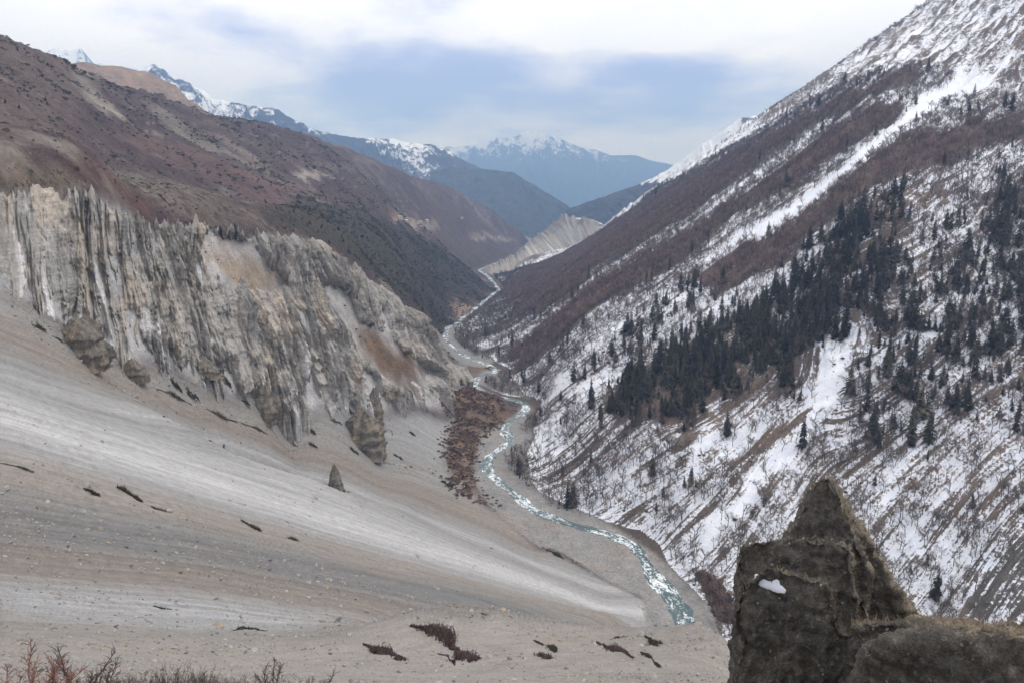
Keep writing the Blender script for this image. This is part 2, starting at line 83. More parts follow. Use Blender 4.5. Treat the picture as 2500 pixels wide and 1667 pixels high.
ZONES = {
 'scree': [(-220.1,226.6),(-228.8,256.3),(-229.2,281.8),(-224.0,305.3),(-219.9,336.5),(-218.0,362.8),(-214.6,386.8),(-211.8,417.7),(-204.2,476.2),(-196.3,525.3),(-182.3,573.1),(-164.5,630.6),(-129.6,716.9),(-98.0,793.7),(-67.1,861.8),(-65.7,781.6),(-62.3,711.8),(-42.6,659.7),(-23.4,605.6),(1.3,562.9),(24.2,516.9),(57.7,474.6),(81.9,449.5),(88.0,418.0),(112.0,385.0),(180.0,352.0),(420.0,330.0),(500.0,-150.0),(-600.0,-150.0),(-800.0,150.0)],
 'gravel': [(21.1,82.6),(18.7,84.0),(82.3,451.9),(58.2,479.0),(23.2,529.8),(-2.0,565.1),(-22.0,618.4),(-35.2,666.1),(-36.0,741.0),(-34.8,794.8),(-22.4,848.5),(1.0,902.1),(17.1,967.4),(26.2,938.7),(23.5,891.4),(24.1,806.7),(15.6,752.3),(15.4,679.1),(24.0,644.5),(54.6,605.2),(86.6,557.0),(100.9,526.3),(110.3,496.0),(119.1,458.6),(126.2,433.0)],
 'gravel_mid': [(-65.7,1016.9),(-43.4,1162.1),(-17.3,1173.4),(-6.9,1111.4),(8.5,1063.5),(21.9,985.0),(8.1,1016.3),(-21.7,1061.9),(-52.2,1069.1)],
 'gravel_far': [(-141.2,1433.2),(-116.3,1720.4),(-92.3,1630.4),(-68.1,1495.7),(-73.2,1430.8),(-25.4,1250.2),(-37.8,1194.4),(-75.8,1157.5),(-103.3,1140.3),(-118.0,1209.6)],
 'brush': [(-92.5,900.9),(-64.0,970.4),(-35.0,931.2),(-8.3,908.0),(-10.5,876.7),(-29.2,834.2),(-36.7,787.6),(-40.4,727.4),(-36.9,660.0),(-18.1,607.4),(-43.1,636.9),(-62.3,711.8),(-65.7,781.6),(-64.5,859.7),(-87.8,877.0)],
 'brush_far': [(-82.5,1452.8),(-25.4,1250.2),(-34.2,1185.3),(-58.5,1134.6),(-73.9,1178.9)],
 'r_lower': [(12.3,896.2),(95.4,744.4),(139.9,633.0),(188.8,635.3),(237.9,638.1),(262.1,592.1),(267.9,522.0),(306.1,513.1),(342.9,504.5),(376.2,482.2),(403.2,457.7),(385.4,431.4),(369.8,408.1),(355.2,386.4),(328.6,390.2),(298.2,389.7),(270.7,393.3),(247.8,405.3),(221.0,413.6),(192.1,419.8),(161.7,424.8),(130.7,430.5),(116.1,469.6),(100.3,522.9),(64.4,580.2),(20.6,655.6)],
 'r_upper': [(415.0,3167.9),(525.7,2771.9),(590.0,2098.7),(646.4,1802.8),(650.9,1443.0),(696.2,1383.2),(715.0,1322.1),(650.6,1160.8),(690.6,1105.4),(728.8,1020.2),(750.3,934.1),(833.7,1050.5),(945.6,1206.0),(1009.2,1414.7),(1087.6,1692.5),(1321.2,2310.4),(1151.4,2297.7),(1029.9,2268.5),(931.1,2293.5),(868.2,2526.9),(783.8,2799.0),(673.7,3110.5),(524.1,3445.1)],
 'r_brown1': [(681.2,1381.7),(578.5,1355.9),(572.3,1591.4),(545.1,1794.9),(507.6,2054.3),(475.1,2502.1),(373.7,2886.3),(209.7,3074.0),(0.0,2586.7),(-28.3,1952.5),(-5.5,1645.8),(92.0,1332.7),(242.1,1469.7),(368.4,1431.3),(447.7,1447.1),(525.2,1456.7),(548.3,1305.6),(626.8,1309.1)],
 'r_light1': [(525.2,1456.7),(447.7,1447.1),(368.4,1431.3),(242.1,1469.7),(127.7,1497.6),(155.5,1253.9),(272.2,1292.1),(392.4,1262.6),(494.3,1275.0)],
 'r_brown2': [(587.1,1221.3),(494.3,1275.0),(392.4,1262.6),(272.2,1292.1),(188.1,1266.1),(109.0,1273.7),(-4.4,1305.1),(2.5,1117.2),(76.4,1098.7),(198.0,1103.9),(325.8,1193.9),(391.3,1179.2),(449.1,1151.5),(526.9,1141.2)],
 'r_mixed': [(517.9,1120.5),(446.2,1093.7),(391.6,1109.5),(305.3,1114.4),(208.7,1077.1),(112.2,1002.2),(43.9,1048.9),(31.1,1011.9),(105.4,936.9),(191.6,983.5),(286.9,1042.8),(367.9,1038.1),(415.7,1021.5),(477.4,1040.8)],
 'r_chute': [(723.8,1326.2),(614.6,1225.5),(506.1,1111.9),(431.5,1065.4),(380.3,1075.3),(293.6,1068.9),(248.7,1062.7),(251.7,1026.2),(291.3,1030.0),(369.1,1019.6),(410.7,993.0),(490.6,1046.1),(607.0,1170.7),(712.9,1242.8)],
 'r_chute_low': [(199.4,1014.2),(149.1,973.9),(106.9,951.6),(43.9,918.8),(20.6,923.2),(41.5,863.4),(110.0,869.9),(155.5,912.7),(199.2,970.1)],
 'r_brown3': [(611.8,1066.5),(514.8,1039.4),(417.1,996.4),(362.1,1020.6),(257.7,1037.5),(208.1,974.8),(237.6,921.2),(313.1,910.2),(362.9,917.3),(404.2,904.1),(488.8,930.6),(593.6,984.3),(611.0,968.4),(655.0,1044.4)],
 'r_stand': [(381.4,893.3),(407.6,847.4),(369.9,742.2),(321.7,700.9),(295.5,680.4),(276.2,697.8),(254.8,667.5),(241.8,650.0),(177.9,672.2),(142.5,646.4),(95.8,748.3),(90.7,780.1),(166.1,833.6),(214.2,823.6),(293.2,847.0),(344.3,865.9)],
 'r_right_stand': [(294.7,664.2),(352.5,720.2),(407.7,762.2),(500.2,776.2),(531.0,745.3),(544.3,697.5),(491.4,621.7),(448.3,559.9),(415.4,512.0),(390.4,474.9),(376.1,502.5),(358.7,531.0),(334.7,555.3),(293.4,553.0),(269.4,525.5),(269.3,598.1)],
 'r_edge_stand': [(494.0,829.0),(568.9,895.3),(602.2,858.2),(620.6,808.2),(539.7,691.0),(471.3,592.9),(468.8,664.6),(439.3,712.3)],
 'r_strip_stand': [(229.7,1000.9),(159.9,940.3),(113.0,895.0),(57.4,885.2),(63.8,835.5),(122.4,853.4),(196.6,917.1),(244.0,948.0)],
 'r_gully': [(282.8,700.5),(295.5,680.4),(276.3,622.5),(244.8,589.5),(201.7,557.5),(160.0,520.2),(126.5,490.8),(117.8,497.0),(151.5,534.6),(203.8,585.1),(241.3,627.5)],
 'r_gully_b': [(181.5,687.2),(180.1,643.2),(144.4,572.6),(127.5,569.6),(153.3,629.1)],
 'r_gully_c': [(212.2,660.2),(224.5,652.4),(178.7,590.7),(152.1,563.6),(160.9,586.8)],
 'r_dark_foot': [(274.6,438.6),(307.1,442.6),(347.5,437.3),(382.8,427.6),(356.4,388.1),(331.5,392.1),(304.0,393.3),(276.8,395.2),(256.3,408.1)],
 'r_rib_a': [(143.2,649.7),(148.8,632.7),(133.5,592.0),(127.4,594.9)],
 'r_rib_b': [(193.5,572.7),(147.8,531.9),(118.9,524.7),(114.8,535.6),(148.1,546.1),(189.1,580.0)],
 'r_rib_c': [(235.0,618.8),(211.9,600.4),(173.0,569.5),(171.6,576.4),(212.5,613.4)],
 'r_bank': [(122.5,485.7),(130.9,473.6),(136.5,442.3),(133.3,430.3),(124.2,435.4)],
 'r_toe': [(-108.9,1678.9),(-77.5,2111.9),(-35.2,2443.1),(13.3,1699.9),(-21.2,1451.2),(-84.9,1576.6)],
 'r_shore_snow': [(9.4,865.4),(54.3,834.0),(53.6,751.5),(42.6,707.7),(16.7,738.8)],
 'r_slide': [(61.2,867.8),(115.2,834.4),(100.7,790.2),(70.4,800.8)],
 'l_tan_top': [(-686.6,1113.9),(-635.5,1196.8),(-551.0,1085.0),(-434.6,791.9),(-265.6,420.9)],
 'l_rim_grass': [(-257.8,407.1),(-255.9,441.3),(-244.7,459.8),(-246.8,422.6),(-245.0,383.6)],
 'l_pale_a': [(-560.9,1083.5),(-566.0,1149.9),(-527.6,1115.9),(-511.9,1025.9)],
 'l_pale_b': [(-616.3,1154.3),(-609.0,1167.7),(-572.2,1139.4),(-560.9,1083.5)],
 'l_pale_c': [(-661.4,1488.5),(-578.4,1469.2),(-522.9,1483.3),(-512.7,1410.8),(-565.2,1361.5)],
 'l_pale_d': [(-587.5,1555.7),(-547.4,1579.4),(-468.0,1560.1),(-460.9,1482.6)],
 'l_shrub_band': [(-265.7,536.9),(-252.7,597.9),(-231.7,687.7),(-210.3,743.0),(-216.9,739.1),(-246.4,712.0),(-363.1,898.1),(-386.1,816.6)],
 'l_red': [(-249.7,459.4),(-258.6,496.7),(-259.0,573.5),(-247.3,535.4),(-246.0,483.9)],
 'l_red_b': [(-515.6,1139.2),(-510.4,1299.4),(-459.1,1380.8),(-377.7,1526.8),(-333.3,1101.7),(-398.6,988.9),(-442.9,941.3)],
 'l_terrace': [(-439.7,1623.9),(-425.5,1916.2),(-409.0,1853.3),(-418.6,1591.6)],
 'l_tan_patch': [(-302.1,1381.6),(-262.4,1386.0),(-260.7,1319.1),(-285.9,1339.0)],
 'l_forest': [(-228.6,727.2),(-342.6,1269.9),(-318.3,1554.9),(-295.5,1958.6),(-227.5,2354.5),(-63.5,2386.2),(-122.7,1898.8),(-142.0,1442.5),(-149.3,1185.7),(-151.4,923.1),(-180.5,870.9),(-203.4,778.8)],
 'l_village': [(-306.4,1895.5),(-361.7,3788.5),(107.1,5007.6),(27.3,3534.7),(-146.8,3089.7),(-234.3,2425.8)],
 'l_orange_foot': [(-129.8,1928.2),(-93.7,1955.6),(-112.0,1759.2),(-132.3,1811.3)],
 'l_trail_a': [(-297.3,1971.4),(-320.6,2487.0),(-310.9,3234.4),(-304.7,3168.0),(-287.0,2224.7)],
 'l_trail_b': [(-194.9,3703.2),(-64.1,4497.6),(10.3,4694.6),(-63.4,4445.5),(-192.5,3655.6)],
 'l_cliff_brown': [(-159.7,768.9),(-146.8,803.2),(-130.0,837.7),(-106.0,866.9),(-90.0,901.2),(-103.2,841.4),(-123.4,788.1),(-148.5,761.9)],
 'l_cliff_tan': [(-233.6,620.2),(-224.1,661.1),(-201.4,691.3),(-205.8,667.0),(-221.9,610.9),(-230.7,593.4)],
 'l_cliff_grey': [(-182.2,762.9),(-167.7,802.3),(-151.0,776.9),(-158.7,762.9),(-176.2,751.9)]}
RIGHT_ZONES = [('r_lower',0.67,0.42,0.03),('r_upper',0.62,0,0),('r_brown1',0.05,1,0),('r_light1',0.74,0.45,0),('r_brown2',0.06,1,0),('r_mixed',0.68,0.5,0.005),('r_chute',1.1,0,0),('r_chute_low',0.8,0.2,0),('r_brown3',0.15,0.9,0),('r_stand',0.46,0.2,1),('r_right_stand',0.6,0.45,0.62),('r_edge_stand',0.45,0.5,0.75),('r_strip_stand',0.6,0.3,0.4),('r_gully',1.0,0.08,0),('r_gully_b',0.85,0.1,0),('r_gully_c',0.8,0.15,0),('r_dark_foot',0.46,0.1,0),('r_rib_a',0.2,0.1,0),('r_rib_b',0.42,0.3,0),('r_rib_c',0.15,0,0),('r_bank',0.1,0.6,0),('r_toe',0.62,0.6,0),('r_shore_snow',0.9,0.15,0),('r_slide',0.95,0.05,0)]
LEFT_ZONES = [('l_tan_top',(0.1,0.074,0.064),0.4),('l_rim_grass',(0.14,0.108,0.082),0.6),('l_pale_a',(0.25,0.22,0.185),0),('l_pale_b',(0.18,0.16,0.14),0.15),('l_pale_c',(0.155,0.135,0.115),0.3),('l_pale_d',(0.17,0.14,0.115),0.25),('l_shrub_band',(0.125,0.1,0.085),0.65),('l_red',(0.105,0.058,0.048),0.15),('l_red_b',(0.1,0.064,0.056),0.2),('l_terrace',(0.24,0.21,0.18),0),('l_tan_patch',(0.27,0.21,0.15),0.1),('l_forest',(0.055,0.046,0.04),0.85),('l_village',(0.085,0.063,0.056),0.35),('l_orange_foot',(0.3,0.2,0.15),0),('l_trail_a',(0.27,0.235,0.195),0),('l_trail_b',(0.27,0.235,0.195),0),('l_cliff_brown',(0.15,0.1,0.068),0.4),('l_cliff_tan',(0.3,0.235,0.17),0.15),('l_cliff_grey',(0.33,0.32,0.3),0.15)]
CRESTS = {
 'tan_hill': [(-1673,2844,430),(-1599,2944,452),(-1542,3030,466),(-1453,3074,457),(-1359,3116,440),(-1273,3099,398),(-1197,3022,342),(-1115,2946,296),(-1011,2824,246),(-907,2755,217)],
 'west_snow_peak': [(-8146,11995,2173),(-7521,12397,2153),(-7304,12526,2163),(-7014,12462,2077),(-6851,12438,2117),(-6737,12500,2102),(-6557,12596,2125),(-6413,12670,1966),(-6317,12940,1943),(-5910,13241,1934),(-5390,13461,1694)],
 'rock_ridge': [(-3986,8513,1166),(-3842,8579,1266),(-3733,8627,1308),(-3655,8660,1265),(-3530,8604,1161),(-3388,8661,1125),(-3207,8623,1019),(-3149,8644,969),(-2988,8701,940),(-2804,8657,904),(-2700,8690,894),(-2482,8651,868),(-2400,8674,803),(-2253,8714,717),(-2148,8843,659),(-1847,9217,615),(-1560,9574,614),(-1424,9696,632),(-1285,9816,589),(-983,9952,571),(-771,9970,510),(-666,9978,421),(-406,9892,298),(21,9800,114)],
 'forest_spur': [(-882,8555,212),(-622,8477,255),(-344,8393,239),(0,8300,206),(219,8097,72),(429,7888,-56),(544,7681,-132),(628,7474,-213)],
 'main_peak': [(-2956,24321,1154),(-1899,24226,1327),(-1310,24165,1349),(-720,23989,1477),(-437,23996,1614),(-142,24000,1540),(129,24000,1664),(449,23996,1764),(796,23987,1788),(1027,23978,1663),(1477,23955,1512),(1990,23917,1322),(2501,23869,1220),(2884,23826,1068),(3668,23920,1072),(4128,23947,910),(4541,24075,852),(6079,24250,538)],
 'east_ridge': [(376,6489,-245),(438,6435,-135),(714,6259,-34),(986,6070,70),(1114,5896,146),(1231,5719,247),(1310,5548,327),(1420,5314,424),(1469,5196,471),(1543,5123,464),(1648,5037,474),(1903,4946,534)],
 'upper_ridge': [(1272,4525,267),(1445,4420,439),(1530,4338,522),(1607,4257,607),(1672,4178,648),(1742,4095,689),(1790,4020,734),(1889,3919,822),(1942,3837,880),(2034,3674,971),(2199,3519,1098)]}
SPIRES = [(-127.5,661.8,33.3,29.7),(-131.5,558.7,17.7,10.0),(-207.4,372.8,19.0,21.0),(-184.4,585.6,36.1,15.0),(-181.8,559.5,22.6,17.1),(-129.8,713.0,29.6,15.1),(-204.5,509.7,11.5,15.9),(-208.2,421.6,9.9,13.6)]
MATS = [([(-107.8,204.8),(-104.9,204.9),(-101.6,203.6)],2.95),([(-107.5,188.1),(-106.3,189.1),(-104.2,188.0)],2.26),([(-87.3,239.3),(-84.7,239.9),(-80.8,238.1)],2.66),([(-56.8,114.9),(-55.9,115.7),(-54.0,115.0)],1.04),([(-42.0,108.3),(-43.2,116.2),(-41.6,117.8),(-38.2,112.8)],0.94),([(-16.8,81.4),(-14.6,78.1),(-12.4,72.7),(-10.1,66.4)],1.64),([(-12.5,89.4),(-10.0,86.7),(-7.7,81.7),(-6.0,75.1),(-3.4,62.3)],2.09),([(-7.6,73.2),(-6.5,70.9),(-4.9,61.5)],0.43),([(2.5,80.3),(3.8,77.8),(4.2,67.5)],0.75),([(9.7,82.3),(9.6,71.0),(9.6,62.5),(9.6,56.8)],0.96),([(15.1,82.0),(15.1,76.9),(13.6,67.1)],1.06),([(11.2,82.7),(13.5,84.4)],0.58),([(11.0,61.6),(10.9,56.3),(10.5,50.7)],0.44),([(2.5,64.5),(3.1,60.4)],0.97),([(-123.8,181.9),(-121.1,184.0),(-117.9,185.1)],1.28),([(-97.5,201.7),(-94.4,203.5)],2.08),([(-73.8,243.5),(-72.3,249.5)],2.07),([(-139.0,347.0),(-178.1,467.6)],2.6)]
CREVICE = [([(-211.2,342.6),(-212.0,353.2)],2.8),([(-201.0,433.2),(-196.0,466.7)],2.49),([(-194.6,486.0),(-187.0,517.2)],2.73),([(-200.1,471.4),(-198.7,483.6)],4.16),([(-203.0,458.0),(-201.3,465.2)],4.07),([(-170.8,613.3),(-159.6,615.5)],4.43),([(-185.9,520.6),(-175.3,543.4)],2.24),([(-191.1,539.6),(-187.5,546.4)],3.32),([(-173.9,585.5),(-167.2,590.8)],2.83),([(-161.7,602.3),(-156.0,603.8)],3.62),([(-136.2,636.4),(-130.7,639.3)],3.4),([(-108.0,689.6),(-100.3,690.8)],3.64),([(-199.6,531.8),(-197.3,537.4)],3.95),([(-210.0,354.4),(-209.1,362.4)],1.91),([(-101.0,744.7),(-95.0,747.4)],3.49),([(-146.9,675.0),(-141.3,684.5)],4.01),([(-153.2,643.0),(-146.3,652.6)],3.07),([(-60.7,746.1),(-49.4,736.3)],6.08),([(-63.1,674.6),(-51.7,653.0)],5.5),([(24.2,516.9),(35.3,499.7)],3.6)]
ROCK_HULLS = [[(4.24,13.97,-6.91),(4.29,13.96,-6.59),(4.54,13.88,-6.42),(5.04,13.7,-6.32),(5.73,13.43,-6.09),(6.14,13.25,-6.3),(6.71,12.96,-10.88),(4.35,13.94,-11.69),(4.28,13.96,-8.26),(5.02,16.45,-8.56),(5.07,16.43,-8.18),(5.37,16.34,-7.98),(5.96,16.13,-7.85),(6.77,15.81,-7.57),(7.26,15.59,-7.81),(7.94,15.26,-13.24),(5.14,16.41,-14.24),(5.06,16.44,-10.16)],[(4.18,13.26,-6.98),(4.56,13.13,-6.58),(5.51,12.76,-6.64),(5.98,12.55,-7.93),(6.33,12.37,-10.38),(4.2,13.25,-11.12),(4.12,13.28,-8.21),(4.79,15.16,-8.08),(5.22,15.02,-7.62),(6.3,14.6,-7.69),(6.84,14.35,-9.16),(7.25,14.15,-11.97),(4.81,15.16,-12.82),(4.72,15.18,-9.49)],[(5.29,14.46,-6.78),(5.58,14.35,-6.19),(5.65,14.33,-5.74),(5.75,14.29,-5.4),(5.88,14.23,-5.28),(6.05,14.16,-5.28),(6.21,14.09,-5.56),(6.41,14.0,-6.13),(6.74,13.85,-6.94),(7.08,13.67,-11.47),(5.47,14.4,-12.08),(6.06,16.52,-8.06),(6.39,16.4,-7.38),(6.48,16.36,-6.86),(6.59,16.32,-6.47),(6.74,16.26,-6.33),(6.94,16.18,-6.33),(7.12,16.1,-6.64),(7.34,15.99,-7.3),(7.72,15.82,-8.23),(8.12,15.62,-13.44),(6.27,16.45,-14.15)],[(6.07,14.8,-5.75),(6.4,14.66,-5.78),(6.69,14.53,-6.36),(7.09,14.34,-7.0),(7.47,14.15,-7.5),(7.77,13.99,-8.0),(8.1,13.8,-11.57),(6.47,14.63,-12.27),(5.97,14.85,-6.5),(7.07,17.2,-6.89),(7.46,17.04,-6.93),(7.79,16.89,-7.6),(8.26,16.67,-8.35),(8.7,16.44,-8.92),(9.05,16.25,-9.51),(9.43,16.03,-13.68),(7.54,17.0,-14.51),(6.95,17.25,-7.77)],[(5.64,11.94,-6.98),(6.16,11.68,-6.92),(6.47,11.5,-6.73),(7.03,11.17,-6.57),(7.64,10.76,-6.4),(8.61,10.01,-6.02),(8.86,9.78,-8.92),(5.52,11.99,-10.93),(7.01,14.83,-8.68),(7.65,14.51,-8.6),(8.04,14.29,-8.36),(8.74,13.88,-8.16),(9.49,13.37,-7.96),(10.7,12.43,-7.48),(11.01,12.16,-11.08),(6.86,14.9,-13.58)],[(5.4,10.94,-6.76),(6.19,10.52,-6.29),(7.07,9.94,-6.08),(7.97,9.24,-5.71),(8.19,9.04,-8.24),(4.99,11.13,-10.15),(6.28,12.74,-7.87),(7.2,12.24,-7.32),(8.23,11.57,-7.07),(9.28,10.75,-6.65),(9.53,10.53,-9.59),(5.8,12.96,-11.81)]]
SNOW_PATCH = [(4.59,13.12,-6.89)]
HOUSES = [(-295.6,2003.2,0),(-293.4,2081.8,1),(-290.7,2180.7,2),(-312.1,2504.5,0),(-316.1,2741.7,1),(-317.7,2966.0,2),(-142.4,3933.5,0),(-109.2,4149.4,1),(-75.2,4422.3,2),(-241.2,3808.0,1)]
BIG_SHRUBS = [(-5.46,7.78,-5.27,1.0)]
PINE_SPOTS = [(-73.5,996.7),(-64.7,981.8),(-55.7,969.7),(327.6,1016.1),(-45.4,927.1)]
BUSHES = [(-4.77,7.04,-4.42,0.81),(-4.62,6.53,-4.2,0.56),(-4.86,7.57,-4.86,0.51),(-4.67,7.69,-4.77,0.34),(-4.69,7.92,-5.19,0.41),(-4.58,9.45,-6.14,1.27),(-4.86,9.08,-6.0,0.78),(-4.25,9.6,-6.32,0.73),(-3.91,9.53,-6.38,0.59),(-3.67,9.52,-6.37,0.52),(-3.36,9.63,-6.36,0.71),(-3.03,9.53,-6.38,0.38),(-2.71,9.42,-6.2,0.5)]
PALE_STONES = [(-4.32,8.35,-5.69),(-4.34,8.56,-5.84),(-4.15,8.32,-5.68),(-4.28,8.14,-5.55),(-4.4,8.19,-5.59),(-4.18,8.53,-5.82),(-4.1,8.01,-5.46),(-3.99,8.4,-5.73),(-3.87,8.35,-5.69),(-4.31,7.9,-5.39)]

# ------------------------------------------------------------------ helpers

def _tps(d2):
    d2 = np.maximum(d2, 1e-12)
    return 0.5*d2*np.log(d2)
class Rbf:
    # thin plate spline through scattered samples
    def __init__(self, P, v, lam=1e-4):
        P = np.asarray(P, float); v = np.asarray(v, float); n = len(P)
        K = _tps(((P[:,None,:]-P[None,:,:])**2).sum(2)) + lam*np.eye(n)
        Q = np.hstack([np.ones((n,1)), P])
        A = np.zeros((n+3, n+3)); A[:n,:n] = K; A[:n,n:] = Q; A[n:,:n] = Q.T
        self.w = np.linalg.solve(A, np.concatenate([v, np.zeros(3)])); self.P = P
    def __call__(self, X):
        out = np.empty(len(X)); n = len(self.P)
        for i in range(0, len(X), 20000):
            x = X[i:i+20000]
            d2 = ((x[:,None,:]-self.P[None,:,:])**2).sum(2)
            out[i:i+20000] = _tps(d2) @ self.w[:n] + self.w[n] + x @ self.w[n+1:]
        return out
# the survey samples are spread from metres to kilometres off, so the spline works on bearing and log distance
def _bl(x, y):
    r = np.maximum(np.hypot(x, y), 1.2)
    return np.stack([np.arctan2(x, y)*2.2, np.log(r)], -1), r
class Field:
    # a spline sampled on a bearing / log-distance lattice, read back bilinearly
    NA, NR, A0, A1, L0, L1 = 361, 520, -1.45*2.2, 1.45*2.2, math.log(1.2), math.log(22000.)
    def __init__(self, pts, vals, lam=1e-4):
        pts = np.asarray(pts, float)
        q, r = _bl(pts[:,0], pts[:,1])
        f = Rbf(q, vals, lam)
        a = np.linspace(self.A0, self.A1, self.NA); l = np.linspace(self.L0, self.L1, self.NR)
        A, L = np.meshgrid(a, l, indexing='ij')
        self.g = f(np.stack([A.ravel(), L.ravel()], -1)).reshape(self.NA, self.NR)
    def __call__(self, x, y):
        q, r = _bl(x, y)
        # quadratic B-spline read: no creases between lattice cells
        u = np.clip((q[...,0]-self.A0)/(self.A1-self.A0)*(self.NA-1), 1, self.NA-2.6)
        v = np.clip((q[...,1]-self.L0)/(self.L1-self.L0)*(self.NR-1), 1, self.NR-2.6)
        i = np.floor(u+.5).astype(int); j = np.floor(v+.5).astype(int); a = u-i; b = v-j
        wa = (.5*(.5-a)**2, .75-a*a, .5*(.5+a)**2); wb = (.5*(.5-b)**2, .75-b*b, .5*(.5+b)**2)
        return sum(wa[m]*wb[n]*self.g[i+m-1, j+n-1] for m in range(3) for n in range(3))

_perm = np.random.default_rng(11).permutation(256); _perm = np.concatenate([_perm, _perm, _perm])
_ga = np.linspace(0, 2*np.pi, 256, endpoint=False); _gx = np.cos(_ga).astype(np.float32); _gy = np.sin(_ga).astype(np.float32)
def pn(x, y):
    # gradient noise, about -1..1
    x = np.asarray(x, np.float64); y = np.asarray(y, np.float64)
    xi = np.floor(x).astype(np.int64); yi = np.floor(y).astype(np.int64)
    fx = (x-xi).astype(np.float32); fy = (y-yi).astype(np.float32)
    X = xi & 255; Y = yi & 255
    u = fx*fx*fx*(fx*(fx*6-15)+10); v = fy*fy*fy*(fy*(fy*6-15)+10)
    def g(i, j, dx, dy):
        h = _perm[_perm[(X+i) & 255] + ((Y+j) & 255)]; return _gx[h]*dx+_gy[h]*dy
    a = g(0,0,fx,fy); b = g(1,0,fx-1,fy); c = g(0,1,fx,fy-1); d = g(1,1,fx-1,fy-1)
    return (1.5*((a+(b-a)*u)+((c+(d-c)*u)-(a+(b-a)*u))*v)).astype(np.float32)
def fbm(x, y, o=4, g=.5):
    s = 0; a = 1.0; t = 0
    for k in range(o):
        s = s + a*pn(x*2**k+17.3*k, y*2**k-9.1*k); t += a; a *= g
    return s/t
def ridged(x, y, o=3, g=.5):
    # 0..1, sharp crests
    s = 0; a = 1.0; t = 0
    for k in range(o):
        n = 1-np.abs(pn(x*2**k+5.7*k, y*2**k+3.3*k)); s = s + a*n*n; t += a; a *= g
    return s/t
def sstep(a, b, x):
    t = np.clip((x-a)/(b-a), 0, 1); return t*t*(3-2*t)
def poly_sd(poly, x, y):
    # signed distance, positive inside
    P = np.asarray(poly, float); Q = np.roll(P, -1, 0)
    d = np.full(x.shape, 1e18); ins = np.zeros(x.shape, bool)
    for (ax, ay), (bx, by) in zip(P, Q):
        ex, ey = bx-ax, by-ay; l2 = ex*ex+ey*ey+1e-9
        t = np.clip(((x-ax)*ex+(y-ay)*ey)/l2, 0, 1)
        d = np.minimum(d, (x-ax-t*ex)**2+(y-ay-t*ey)**2)
        if ay != by:
            ins ^= ((ay > y) != (by > y)) & (x < (bx-ax)*(y-ay)/(by-ay)+ax)
    d = np.sqrt(d); return np.where(ins, d, -d)
def zone_w(name, x, y, soft):
    # 0..1 membership with an edge about soft (array, metres) wide
    P = np.asarray(ZONES[name]); m = float(np.max(soft))*1.5
    w = np.zeros(x.shape); k = (x > P[:,0].min()-m) & (x < P[:,0].max()+m) & (y > P[:,1].min()-m) & (y < P[:,1].max()+m)
    if k.any():
        s = soft[k] if isinstance(soft, np.ndarray) else soft
        w[k] = sstep(-1, 1, poly_sd(P, x[k], y[k])/s)
    return w
RIV = np.array(RIVER)
def river_near(x, y):
    # distance to the river line, its level, side (+ = right bank seen from the viewpoint)
    d = np.full(x.shape, 1e18); lev = np.zeros(x.shape); side = np.zeros(x.shape)
    for a, b in zip(RIV[:-1], RIV[1:]):
        ex, ey = b[0]-a[0], b[1]-a[1]; l2 = ex*ex+ey*ey
        t = np.clip(((x-a[0])*ex+(y-a[1])*ey)/l2, 0, 1)
        dx = x-a[0]-t*ex; dy = y-a[1]-t*ey; q = dx*dx+dy*dy
        k = q < d; d = np.where(k, q, d); lev = np.where(k, a[2]+(b[2]-a[2])*t, lev); side = np.where(k, dx*ey-dy*ex, side)
    return np.sqrt(d), lev, side
_S = np.array(SURVEY); FLD = Field(_S[:,:2], _S[:,2]/np.hypot(_S[:,0], _S[:,1]), 2e-4)
_f = np.array(SCREE_FLOW); UF = Field(_f[:,:2], _f[:,2], 2e-3)
_f = np.array(RIGHT_FLOW); WF = Field(_f[:,:2], _f[:,2], 2e-3)
def base_height(x, y): return FLD(x, y)*np.hypot(x, y)
